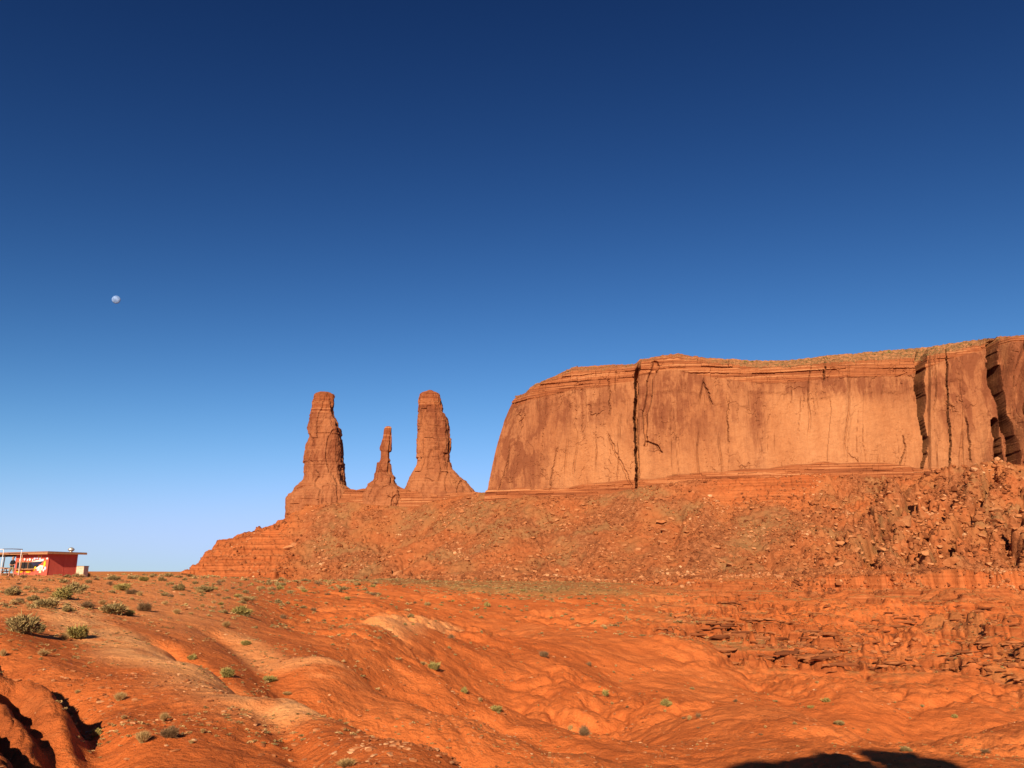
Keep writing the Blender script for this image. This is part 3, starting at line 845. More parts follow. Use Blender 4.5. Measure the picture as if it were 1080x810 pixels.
def build_ledge():
    """low layered wall on which the three spires stand"""
    pxs = np.arange(303.5, 512, .7)
    Yb = np.interp(pxs, [303, 330, 400, 460, 512], [822, 806, 800, 793, 775])
    pyb = np.interp(pxs, [303, 320, 345, 372, 400, 440, 455, 480, 512], [549, 541, 532, 531, 534, 537.5, 535, 527, 521])
    rim = np.interp(pxs, [303, 305, 312, 330, 360, 366, 375, 384, 395, 410, 424, 434, 470, 500, 512],
                    [533, 530, 526, 524, 517, 515, 516.8, 515.2, 517, 516, 515, 518, 520, 518.5, 520])
    rim = rim + .8 * (worley(pxs / 4.0, pxs * 0, 130)[2] - .5)
    bx, by, bz = at(pxs, pyb, Yb)
    rx, ry, rz = at(pxs, rim, Yb + 7)
    rz = np.maximum(rz, bz + .5)
    # wrap round at the left end
    m = 24
    t = np.linspace(1, 0, m)[:-1]
    ex = bx[0] + 10 * t ** 2 + 2 * t; ey = by[0] + 70 * t
    bx = np.concatenate([ex, bx]); by = np.concatenate([ey, by]); bz = np.concatenate([np.full(m - 1, bz[0]), bz])
    rx = np.concatenate([ex + 2, rx]); ry = np.concatenate([ey + 2 + 5 * (1 - t), ry]); rz = np.concatenate([np.full(m - 1, rz[0]), rz])
    v = np.linspace(-.5, 1, 70)[:, None]
    tx = np.gradient(bx); ty = np.gradient(by); L = np.hypot(tx, ty); nx, ny = ty / L, -tx / L
    s = np.concatenate([[0], np.cumsum(np.hypot(np.diff(bx), np.diff(by)))]) + 0 * v
    Zz = bz + (rz - bz) * v
    X = bx + (rx - bx) * v; Y = by + (ry - by) * v
    co = np.floor(Zz / 2.6 + .3 * perlin(s / 30, s * 0, 131)).astype(int)
    blk = RND[(co * 71 + np.floor(s / (5 + 6 * RND[co & 4095])).astype(int) * 13) & 4095]
    D = 1.8 * perlin(s / 18, Zz / 40, 132) + 1.5 * (RND[(co * 53) & 4095] - .5) + 1.4 * (blk - .5) + .5 * perlin(s / 3, Zz / 3, 133)
    X = X + nx * D; Y = Y + ny * D
    tops = [(X[-1] - nx * 18, Y[-1] - ny * 18, Zz[-1] + .5), (X[-1] - nx * 60, Y[-1] - ny * 60, Zz[-1]), (X[-1] - nx * 64, Y[-1] - ny * 64, Zz[-1] - 40)]
    Xa = np.concatenate([X] + [a[0][None] for a in tops]); Ya = np.concatenate([Y] + [a[1][None] for a in tops]); Za = np.concatenate([Zz] + [a[2][None] for a in tops])
    A = np.zeros(Xa.shape + (3,)); A[..., 0] = .5; A[..., 1] = .75
    o = mesh_np("rock_ledge", np.stack([Xa, Ya, Za], -1).reshape(-1, 3), grid_faces(*Xa.shape), M_cliff, False, {"m1": A.reshape(-1, 3)})
    tag(o, "low layered sandstone wall on which the three rock spires stand", "rock ledge")
build_ledge()

def spire(rows, Yc, depth, label, seed, extra=None):
    """rows: (crop_y, left, right) read in a 5.13x enlargement whose corner is (300, 400)"""
    R = np.array(rows, float)
    py = 400 + R[:, 0] / 5.13; pl = 300 + R[:, 1] / 5.13; pr = 300 + R[:, 2] / 5.13
    n = 300; m = 200
    q = np.linspace(py[0], py[-1], n)
    l = np.interp(q, py, pl); r = np.interp(q, py, pr)
    xl, _, z = at(l, q, Yc); xr, _, _ = at(r, q, Yc)
    cx = (xl + xr) / 2; a = (xr - xl) / 2
    dp = np.interp(q, py, np.array([depth(k) for k in np.linspace(0, 1, len(py))]))
    b = a * dp
    th = np.linspace(0, 2 * np.pi, m, endpoint=False)
    e = .72
    c_, s_ = np.cos(th), np.sin(th)
    ux = np.sign(c_) * np.abs(c_) ** e; uy = np.sign(s_) * np.abs(s_) ** e
    zz = z[:, None] + 0 * th
    fx = cx[:, None] + a[:, None] * ux; fy = Yc + b[:, None] * uy
    # joints: stacked courses and upright slabs
    co = np.floor(zz / 5.5 + .5 * perlin3(fx / 20, fy / 20, zz / 20, seed)).astype(int)
    ang = np.arctan2(s_, c_)[None] + 0 * zz
    blk = RND[(co * 97 + np.floor((ang + 3.2) * (2.0 + 3 * RND[co & 4095])).astype(int) * 31 + seed) & 4095]
    kk = np.floor((ang + 3.2) * 2.6 + .8 * perlin3(fx / 15, fy / 15, zz / 26, seed + 1)).astype(int)
    slab = RND[(kk * 57 + np.floor(zz / 34 + RND[kk & 4095] * 5).astype(int) * 91 + seed) & 4095]
    hw = np.minimum(a, 14)[:, None]
    D = .17 * hw * (slab - .5) + .05 * hw * (blk - .5) * sstep(-.2, .3, perlin3(fx / 30, fy / 30, zz / 30, seed + 8))
    hq = np.clip(hw / 12, .3, 1)
    D += .08 * hw * perlin3(fx / 14, fy / 14, zz / 30, seed + 2) + hq * 1.1 * perlin3(fx / 4.5, fy / 4.5, zz / 9, seed + 3) + hq * .6 * perlin3(fx / 2, fy / 2, zz / 3, seed + 4)
    co2 = np.floor(zz / 1.7).astype(int)
    D += .12 * (RND[(co2 * 37 + seed) & 4095] - .5) - .015 * hw
    D -= 1.6 * sstep(.12, .02, np.abs(perlin3(fx / 16, fy / 16, zz / 60, seed + 5)))
    lowfade = sstep(0, .02, np.linspace(1, 0, n))[:, None]
    fx = fx + ux * D; fy = fy + uy * D
    V = np.stack([fx, fy, zz], -1)
    topz = z[0] + .5
    cap = []
    for k, dz in ((.8, 1.0), (.45, 1.6), (.05, 1.8)):
        cap.append(np.stack([cx[0] + (fx[0] - cx[0]) * k, Yc + (fy[0] - Yc) * k, np.full(m, z[0] + dz) + .3 * perlin(fx[0] / 3, fy[0] / 3, seed)], -1))
    bot = np.stack([fx[-1], fy[-1], np.full(m, z[-1] - 12)], -1)
    VV = np.concatenate([cap[2][None], cap[1][None], cap[0][None], V, bot[None]])
    A = np.zeros(VV.shape[:2] + (3,))
    hgt = np.linspace(0, 1, n)[:, None]
    vz = (.62 if seed < 250 else .62 - .5 * np.exp(-((hgt - .42) / .2) ** 2) * (fx < cx[:, None] + 3)) + .6 * perlin3(fx / 22, fy / 22, zz / 26, seed + 6) + .35 * sstep(.3, 0, hgt) - .45 * sstep(.45, .8, hgt)
    A[3:-1, :, 0] = np.clip(vz, 0, 1)
    A[:3, :, 0] = .9
    A[3:-1, :, 1] = np.clip(.5 * sstep(.17, .12, hgt + .03 * perlin(fx / 9, fy / 9, seed)) + .8 * sstep(.955, .97, hgt) + .18, 0, 1)
    A[-1, :, 1] = .9
    Fq = grid_faces(len(VV), m, True)
    o = mesh_np("rock_spire", VV.reshape(-1, 3), Fq, M_spire, False, {"m1": A.reshape(-1, 3)})
    tag(o, label, "rock spire", "sandstone spires beside the mesa")
    return o

spire([(77, 176, 258), (80, 168, 266), (88, 161, 272), (105, 157, 271), (125, 153, 270), (150, 150, 268), (158, 149, 266), (185, 143, 269), (202, 142, 274), (207, 144, 278), (235, 138, 288), (262, 134, 293), (266, 134, 305), (300, 130, 309), (306, 129, 303), (340, 125, 308), (372, 121, 310), (400, 114, 312), (436, 107, 311), (450, 105, 311), (458, 113, 312), (470, 115, 315), (540, 112, 318), (552, 98, 321), (572, 82, 326), (592, 66, 350), (620, 46, 372), (650, 28, 380), (668, 26, 385), (690, 25, 385), (760, 20, 380)],
      832, lambda k: .85 + .1 * k, "tall broad leftmost rock spire, thick and dark capped, at the end of the ledge", 201)
spire([(263, 546, 584), (268, 542, 585), (276, 541, 586), (300, 538, 583), (318, 534, 581), (340, 527, 579), (352, 524, 578), (372, 518, 577), (384, 518, 576), (388, 523, 577), (396, 524, 570), (425, 522, 569), (441, 520, 571), (446, 514, 569), (452, 503, 570), (462, 502, 574), (500, 498, 576), (514, 492, 580), (532, 488, 596), (546, 485, 600), (558, 470, 600), (566, 456, 604), (580, 450, 618), (592, 440, 640), (612, 432, 652), (650, 425, 660), (720, 420, 665)],
      818, lambda k: .8 + .25 * k, "thin needle like middle rock spire, the shortest, leaning slightly right between two thick spires", 231)
spire([(67, 768, 806), (70, 756, 816), (76, 744, 830), (83, 736, 842), (97, 731, 846), (110, 729, 849), (127, 728, 852), (150, 727, 858), (180, 724, 860), (190, 723, 868), (200, 722, 876), (215, 722, 883), (250, 721, 888), (318, 720, 890), (324, 720, 897), (380, 718, 894), (410, 716, 892), (426, 715, 892), (432, 722, 893), (446, 720, 894), (456, 716, 903), (474, 708, 905), (492, 698, 912), (506, 690, 926), (520, 684, 938), (540, 674, 962), (552, 668, 984), (562, 664, 988), (580, 655, 1002), (600, 645, 1022), (630, 632, 1042), (660, 625, 1050), (740, 615, 1060)],
      826, lambda k: .85 - .15 * k, "tall rock spire nearest the mesa, with smooth pale front and a wide flared foot", 261)
# ------------------------------------------------------------------ rocks
def ico():
    p = (1 + 5 ** .5) / 2
    v = np.array([(-1, p, 0), (1, p, 0), (-1, -p, 0), (1, -p, 0), (0, -1, p), (0, 1, p), (0, -1, -p), (0, 1, -p), (p, 0, -1), (p, 0, 1), (-p, 0, -1), (-p, 0, 1)], float)
    v /= np.linalg.norm(v[0])
    f = np.array([(0, 11, 5), (0, 5, 1), (0, 1, 7), (0, 7, 10), (0, 10, 11), (1, 5, 9), (5, 11, 4), (11, 10, 2), (10, 7, 6), (7, 1, 8), (3, 9, 4), (3, 4, 2), (3, 2, 6), (3, 6, 8), (3, 8, 9), (4, 9, 5), (2, 4, 11), (6, 2, 10), (8, 6, 7), (9, 8, 1)])
    return v, f

def subdiv(v, f):
    vs_ = [tuple(x) for x in v]; mp = {}
    def mid(a, b):
        k = (min(a, b), max(a, b))
        if k not in mp:
            m = (np.array(vs_[a]) + vs_[b]) / 2; m /= np.linalg.norm(m)
            mp[k] = len(vs_); vs_.append(tuple(m))
        return mp[k]
    nf = []
    for a, b, c in f:
        x, y, z = mid(a, b), mid(b, c), mid(c, a)
        nf += [(a, x, z), (b, y, x), (c, z, y), (x, y, z)]
    return np.array(vs_), np.array(nf)

IV, IF = ico()
IV2, IF2 = subdiv(IV, IF)
IV3, IF3 = subdiv(IV2, IF2)

def rock_shape(seed, v0, cuts=9, rough=.10):
    r_ = np.random.RandomState(seed)
    v = v0 * (1 + rough * perlin3(v0[:, 0] * 2.2 + seed, v0[:, 1] * 2.2, v0[:, 2] * 2.2, seed)[:, None])
    for _ in range(cuts):                       # flat broken faces
        nrm = r_.normal(size=3); nrm /= np.linalg.norm(nrm)
        off = r_.uniform(.42, .8)
        dd = v @ nrm - off
        v = v - np.maximum(dd, 0)[:, None] * nrm
    v = v * r_.uniform([.9, .65, .5], [1.25, 1.0, .85])
    return v

def rock_material():
    t = NT("boulder_sandstone", .95, .08)
    oi = t.n("ShaderNodeObjectInfo")
    f = t.noise(.9, 6, .7)
    c = t.ramp(f, [(.3, (.22, .070, .026)), (.5, (.35, .125, .045)), (.7, (.47, .20, .085))])
    c = t.mix(t.ramp(oi.outputs['Random'], [(0, 0.0), (1, .55)]), c, (.50, .24, .11))
    return t.done(c, t.bump(t.noise(2.5, 5, .7), .6, .3))
def rubble_material():
    t = NT("rubble_sandstone", .95, .08)
    r, g, b = t.attr("m1")
    c = t.ramp(r, [(0, (.13, .040, .016)), (.35, (.25, .082, .030)), (.7, (.36, .135, .052)), (1, (.54, .30, .155))])
    return t.done(c)
M_rock, M_rubble = rock_material(), rubble_material()

def scatter_mesh(name, protos, P, R, SCL, mat, shade, tilt=.5, smooth=False, extra_attr=None):
    """many small pieces gathered in one mesh: P places, R turn angles, SCL sizes (n,3)"""
    Vs, Fs, As = [], [], []; off = 0
    k = rng.randint(0, len(protos), len(P))
    for i, (pv, pf, pa) in enumerate(protos):
        m = np.where(k == i)[0]
        if len(m) == 0: continue
        v = pv[None] * SCL[m][:, None, :]
        a = R[m]; ca, sa = np.cos(a)[:, None], np.sin(a)[:, None]
        tl = (rng.rand(len(m)) - .5) * 2 * tilt; ct, st_ = np.cos(tl)[:, None], np.sin(tl)[:, None]
        y1 = v[..., 1] * ct - v[..., 2] * st_; z1 = v[..., 1] * st_ + v[..., 2] * ct
        x2 = v[..., 0] * ca - y1 * sa; y2 = v[..., 0] * sa + y1 * ca
        V = np.stack([x2, y2, z1], -1) + P[m][:, None, :]
        F_ = pf[None] + (np.arange(len(m)) * len(pv))[:, None, None] + off
        off += len(m) * len(pv)
        Vs.append(V.reshape(-1, 3)); Fs.append(F_.reshape(-1, pf.shape[1]))
        A = np.zeros((len(m), len(pv), 3)); A[..., 0] = shade[m][:, None]
        if pa is not None: A[..., 1] = pa[None]
        As.append(A.reshape(-1, 3))
    return mesh_np(name, np.concatenate(Vs), np.concatenate(Fs), mat, smooth, {"m1": np.concatenate(As)})

def random_ground(n, pxr, Yr, mask=None, power=1.0):
    """random spots inside a wedge of ground"""
    px = rng.uniform(*pxr, n); Y = np.exp(rng.uniform(math.log(Yr[0]), math.log(Yr[1]), n)) if power else rng.uniform(*Yr, n)
    x = (px - 540) / 836 * Y
    return x, Y, hsample(x, Y)

def on_mask(M, x, y):
    a = np.arctan2(x, y); r = np.hypot(x, y)
    i = np.clip(np.interp(np.log(r), LR, np.arange(NR)).round().astype(int), 0, NR - 1)
    j = np.clip(np.interp(a, azf, np.arange(NA)).round().astype(int), 0, NA - 1)
    return M[i, j]

def visible(x, y, z):
    """does the ground hide this spot from the camera?"""
    a = np.arctan2(x, y); r = np.hypot(x, y)
    j = np.clip(np.interp(a, azf, np.arange(NA)).round().astype(int), 0, NA - 1)
    i = np.clip(np.interp(np.log(r * .985), LR, np.arange(NR)).astype(int), 0, NR - 1)
    return z / r >= ELMAX[i, j]
ELMAX = np.maximum.accumulate(HZ / rings[:, None], axis=0)

# rubble: nobody could count it
protos = [(rock_shape(300 + k, IV, 5, .15), IF, None) for k in range(10)]
x, y, z = random_ground(110000, (180, 1180), (385, 830), power=0)
tmv = on_mask(MK['talus'], x, y); dv = on_mask(MK['d'], x, y); lmv = on_mask(MK['lm'], x, y)
clump = .45 + 1.1 * perlin(x / 26, y / 26, 140) + .5 * perlin(x / 9, y / 9, 141) + .3 * ((540 + 836 * x / y) > 820)
keep = (tmv > .3) & (rng.rand(len(x)) < np.clip(clump, .12, 1)) & (dv > 7) & visible(x, y, z) & (rng.rand(len(x)) > .45 * np.clip(lmv, 0, 1))
x, y, z = x[keep], y[keep], z[keep]
x, y, z = x[:46000], y[:46000], z[:46000]
rgv = on_mask(MK['rg'], x, y)
sz = np.exp(rng.normal(-.18, .48, len(x))).clip(.35, 2.8) * (.92 + .75 * rgv * (rng.rand(len(x)) < .5))
rub = scatter_mesh("rubble", protos, np.stack([x, y, z + sz * .22], -1), rng.rand(len(x)) * 6.28, np.stack([sz * 1.0, sz * .9, sz * 1.05], -1), M_rubble, (rng.rand(len(x)) * .6 + .12 + .35 * perlin(x / 30, y / 30, 146) + .4 * (rng.rand(len(x)) > .98)).clip(0, 1), .8)
tag(rub, kind='stuff')
# broken stone on the ledges of the gullied ground
x, y, z = random_ground(16000, (600, 1140), (110, 420))
keep = (on_mask(MK['canyon'], x, y) > .5) & (perlin(x / 12, y / 8, 142) > .05)
x, y, z = x[keep], y[keep], z[keep]
sz = np.exp(rng.normal(-1.0, .5, len(x))).clip(.12, 1.1)
rub2 = scatter_mesh("rubble", protos, np.stack([x, y, z + sz * .1], -1), rng.rand(len(x)) * 6.28, np.stack([sz * 1.1, sz, sz * .7], -1), M_rubble, rng.rand(len(x)) * .75, .6)
tag(rub2, kind='stuff')
# broken blocks jutting from the ledge edges
gz_ = np.abs(np.gradient(HZ, axis=0) / np.gradient(RR, axis=0))
cand = np.argwhere((gz_ > .62) & (MK['canyon'] > .5) & (RR > 100) & (RR < 425) & (MK['talus'] < .3))
ppc = MK['ppx'][cand[:, 0], cand[:, 1]]
cand = cand[rng.rand(len(cand)) < np.interp(ppc, [650, 800, 1000], [.35, .8, 1.0])]
pick = cand[rng.permutation(len(cand))[:4200]]
i_, j_ = pick[:, 0], pick[:, 1]
x, y, z = GXX[i_, j_], GYY[i_, j_], HZ[i_, j_]
pat = perlin(x / 26, y / 12, 145) > -.08
x, y, z = x[pat], y[pat], z[pat]
sz = np.exp(rng.normal(-.75, .45, len(x))).clip(.2, 1.2) * (.6 + y / 420)
lb = scatter_mesh("ledge_blocks", protos, np.stack([x, y - sz * .25, z + sz * .35], -1), rng.uniform(-.5, .5, len(x)), np.stack([sz * rng.uniform(1.1, 3.4, len(x)), sz * .8, sz * .58], -1), M_rubble, rng.rand(len(x)) * .62, .18)
tag(lb, kind='stuff')
# stone chips in the foreground
x, y, z = random_ground(42000, (-120, 1200), (7, 95))
keep = (perlin(x / 5, y / 5, 143) + .5 * perlin(x / 1.5, y / 1.5, 144) > rng.rand(len(x)) * .9 - .1)
x, y, z = x[keep], y[keep], z[keep]
sz = np.exp(rng.normal(-3.9, .55, len(x))).clip(.005, .045) * (1 + y / 24)
grv = scatter_mesh("gravel", protos, np.stack([x, y, z + sz * .1], -1), rng.rand(len(x)) * 6.28, np.stack([sz * 1.2, sz, sz * .6], -1), M_rubble, (rng.rand(len(x)) * .7 + .25).clip(0, 1), .5)
tag(grv, kind='stuff')

# boulders one can single out
bpro = []
for k in range(9):
    v = rock_shape(500 + k, IV3 if k < 3 else IV2, 11, .16)
    me_o = mesh_np("boulder", v, IF3 if k < 3 else IF2, M_rock, False)
    bpro.append(me_o.data); bpy.data.objects.remove(me_o)
def put_boulder(x, y, z, s, label, group=None, k=None, sink=.2, flat=.8):
    k = rng.randint(0, len(bpro)) if k is None else k
    o = bpy.data.objects.new("boulder", bpro[k]); link(o)
    o.location = (x, y, z + s * (flat * .6 - sink * 1.6)); o.scale = (s, s * rng.uniform(.8, 1.1), s * flat)
    o.rotation_euler = (rng.uniform(-.25, .25), rng.uniform(-.25, .25), rng.uniform(0, 6.28))
    return tag(o, label, "boulder", group)
named = [
    (957, 553, 9.5, "largest tan boulder, smooth and rounded, resting on the dark rubble under the right buttress"),
    (1004, 594, 7.5, "pale lumpy boulder just above the fluted ledge at the right"),
    (304, 580, 5.5, "dark red angular block on the slope below the tall leftmost spire"),
    (311, 576, 4.0, "smaller dark red block touching a larger dark block below the tall leftmost spire"),
    (420, 606, 5.0, "reddish block at the very foot of the rubble slope beside the sage flat"),
    (523, 577, 4.5, "boulder with a dark hollow beneath it under the mesa's left end"),
    (698, 551, 5.5, "tall boulder casting a hooked black shadow below the long dark crack"),
    (700, 560, 4.0, "flat boulder just under the tall one with the hooked black shadow"),
    (756, 578, 4.5, "leaning slab in the middle of the rubble slope below the streaked wall"),
    (770, 596, 4.5, "squat boulder near the foot of the slope, above the start of the low ledge"),
    (888, 575, 5.0, "boulder at the left edge of the dark shaded chute under the right buttress"),
    (932, 583, 5.0, "rounded boulder low in the dark rubble between two chutes"),
    (1050, 540, 5.5, "big block high on the rubble near the right edge of the picture"),
]
nb_used = 0
for px, py, s, lab in named:
    p = place_px(px, py)
    if p is None: continue
    put_boulder(p[0], p[1], p[2], s * p[3] / 660, lab, k=nb_used % 3, flat=.7); nb_used += 1
zones = [((300, 505), 60, "angular red boulder among many on the rubble slope below the three rock spires", "boulders on the slope below the spires"),
         ((505, 680), 65, "angular red boulder among many on the rubble slope left of the long dark crack", "boulders on the slope left of the long crack"),
         ((680, 860), 60, "angular tan boulder among many on the rubble slope below the bright streaked wall", "boulders on the slope below the streaked wall"),
         ((860, 1080), 95, "blocky boulder among many on the dark rubble below the right hand buttresses", "boulders on the slope below the buttresses")]
for pr, cnt, lab, grp in zones:
    got = 0
    for _ in range(cnt * 12):
        if got >= cnt: break
        px = rng.uniform(*pr); py = rng.uniform(525, 606)
        p = place_px(px, py)
        if p is None or p[1] < 380: continue
        if on_mask(MK['talus'], np.array([p[0]]), np.array([p[1]]))[0] < .5 or on_mask(MK['d'], np.array([p[0]]), np.array([p[1]]))[0] < 10: continue
        put_boulder(p[0], p[1], p[2], rng.uniform(1.5, 2.9) * (1.15 if pr[0] >= 860 else 1), lab, grp); got += 1

# ------------------------------------------------------------------ shrubs
def leaf_material(name, stops, stem=(.16, .10, .06)):
    t = NT(name, .85, .15)
    r, g, b = t.attr("m1")
    oi = t.n("ShaderNodeObjectInfo")
    c = t.ramp(r, stops)
    c = t.mix(t.math('MULTIPLY', oi.outputs['Random'], .35), c, stops[-1][1])
    c = t.mix(g, c, stem)
    m = t.done(c)
    t.b.inputs['Subsurface Weight'].default_value = 0
    return m
M_leaf = {
    'sage': leaf_material("sagebrush_leaf", [(0, (.10, .066, .028)), (.45, (.22, .155, .064)), (1, (.42, .31, .135))]),
    'green': leaf_material("green_shrub_leaf", [(0, (.10, .080, .024)), (.45, (.23, .19, .055)), (1, (.44, .34, .12))]),
    'straw': leaf_material("dry_grass_blade", [(0, (.20, .115, .042)), (.5, (.36, .22, .085)), (1, (.54, .37, .17))], (.25, .15, .07)),
    'brown': leaf_material("dead_shrub_twig", [(0, (.075, .043, .023)), (.5, (.17, .10, .05)), (1, (.30, .19, .10))]),
}
def shrub_geo(seed, kind, n, big=1.0):
    """unit shrub about 1.0 tall and 1.7 wide. returns blades (V,F,shade) and stems"""
    r_ = np.random.RandomState(seed)
    nc = {'sage': 13, 'green': 12, 'straw': 5, 'brown': 9}[kind]
    V, F_, A = [], [], []
    sv, sf = [], []
    cl = []
    for k in range(nc):
        a = r_.uniform(0, 6.28); rad = r_.uniform(.05, .66) * (1 if kind != 'straw' else .5)
        h = r_.uniform(.40, .80) * (1.15 - .65 * rad)
        cl.append((rad * math.cos(a), rad * math.sin(a), h, r_.uniform(.20, .34), r_.rand()))
    for k in range(n):
        cx_, cy_, h, cr, sh = cl[r_.randint(nc)]
        if kind == 'straw':
            b0 = np.array([cx_ * .45, cy_ * .45, 0]) + r_.normal(size=3) * [.07, .07, 0]
            d = np.array([cx_ * 1.4, cy_ * 1.4, 0]) + r_.normal(size=3) * [.42, .42, 0]; d[2] = r_.uniform(.75, 1.3)
            d /= np.linalg.norm(d); L_ = r_.uniform(.5, .98)
            w = .018 * big
        else:
            dirn = r_.normal(size=3); dirn /= np.linalg.norm(dirn)
            if dirn[2] < -.55: dirn[2] *= -1
            lv = r_.rand() ** .6
            c0 = np.array([cx_ * (.75 + .25 * lv), cy_ * (.75 + .25 * lv), h * .85 * lv]) + dirn * cr * r_.uniform(.3, 1.1) * [1, 1, .7]
            c0[2] = abs(c0[2])
            out_ = np.array([cx_, cy_, .5]) + dirn * .8 + r_.normal(size=3) * .35; out_[2] = abs(out_[2]) + .2
            d = out_ / np.linalg.norm(out_); b0 = c0 - d * .06; L_ = r_.uniform(.10, .30) * (1.3 if kind == 'brown' else 1) * (1 + .8 * (r_.rand() > .9))
            w = (.030 if kind != 'brown' else .013) * big
        sd_ = np.cross(d, r_.normal(size=3)); sd_ /= np.linalg.norm(sd_) + 1e-9
        bend = r_.normal(size=3) * .05; bend[2] -= .03
        m = b0 + d * L_ * .55; e = b0 + d * L_ + bend
        i = len(V)
        V += [b0 - sd_ * w * .6, b0 + sd_ * w * .6, m + sd_ * w, e, m - sd_ * w]
        F_ += [(i, i + 1, i + 2, i + 4), (i + 4, i + 2, i + 3, i + 3)]
        s_ = np.clip(.35 + .3 * sh + r_.normal() * .2 + .15 * (b0[2] - .3), 0, 1)
        A += [s_ * .8, s_ * .8, s_, min(1, s_ * 1.15), s_]
    for cx_, cy_, h, cr, sh in cl:
        for q in range(3):
            e = np.array([cx_, cy_, h * .75]) + r_.normal(size=3) * .1
            b0 = np.array([r_.normal() * .04, r_.normal() * .04, -.05]); w = .016
            m = (b0 + e) / 2 + r_.normal(size=3) * .05
            for (p, q_, w1, w2) in ((b0, m, w, w * .8), (m, e, w * .8, w * .35)):
                i = len(sv)
                for pt, ww in ((p, w1), (q_, w2)):
                    for an in (0, 2.09, 4.19): sv.append(pt + np.array([math.cos(an), math.sin(an), 0]) * ww)
                sf += [(i + a_, i + (a_ + 1) % 3, i + 3 + (a_ + 1) % 3, i + 3 + a_) for a_ in range(3)]
    V = np.array(V); A = np.array(A)
    Fq = np.array([f for f in F_ if f[2] != f[3]]); Ft = np.array([f[:3] for f in F_ if f[2] == f[3]])
    return V, Fq, Ft, A, np.array(sv), np.array(sf)

def tri_mesh(V, Fq, Ft):
    T = np.concatenate([Fq[:, [0, 1, 2]], Fq[:, [0, 2, 3]], Ft])
    return T
SH = {}
for kind in M_leaf:
    for lod, (n, big, cnt) in {'hi': (2300, .8, 3), 'lo': (420, 1.5, 3)}.items():
        for k in range(cnt):
            V, Fq, Ft, A, sv, sf = shrub_geo(900 + k * 7 + len(kind), kind, n if kind != 'straw' else n // 2, big)
            T = tri_mesh(V, Fq, Ft)
            A3 = np.stack([A, 0 * A, 0 * A], 1)
            if lod == 'hi':
                o = mesh_np("foliage", V, T, M_leaf[kind], False, {"m1": A3}); fm_ = o.data; bpy.data.objects.remove(o)
                s3 = np.zeros((len(sv), 3)); s3[:, 1] = 1
                o = mesh_np("stem", sv, sf, M_leaf[kind], True, {"m1": s3}); sm_ = o.data; bpy.data.objects.remove(o)
                SH[kind, lod, k] = (fm_, sm_)
            else:
                o = mesh_np("shrub", V, T, M_leaf[kind], False, {"m1": A3}); SH[kind, lod, k] = o.data; bpy.data.objects.remove(o)
                SH[kind, 'raw', k] = (V, T, A)
NAMES = {'sage': 'sagebrush', 'green': 'green_shrub', 'straw': 'dry_grass_clump', 'brown': 'dead_shrub'}
CATS = {'sage': 'shrub', 'green': 'shrub', 'straw': 'dry grass', 'brown': 'shrub'}
def put_shrub(px, py, w, h, kind, label, group=None, hi=False):
    p = place_px(px, py)
    if p is None: return None
    x, y, z, r = p
    pxm = y / 870.0
    sx = w * pxm / 1.75; sz = h * pxm / 1.25
    k = rng.randint(3)
    if hi:
        e = empty(NAMES[kind], (x, y, z - .02 * sz), rng.uniform(0, 6.28)); e.scale = (sx, sx * rng.uniform(.85, 1.1), sz)
        for nm, d in zip(("foliage", "stem"), SH[kind, 'hi', k]):
            o = bpy.data.objects.new(nm, d); link(o, e)
    else:
        e = bpy.data.objects.new(NAMES[kind], SH[kind, 'lo', k]); link(e)
        e.location = (x, y, z - .03 * sz); e.scale = (sx, sx * rng.uniform(.85, 1.1), sz); e.rotation_euler = (0, 0, rng.uniform(0, 6.28))
    return tag(e, label, CATS[kind], group)

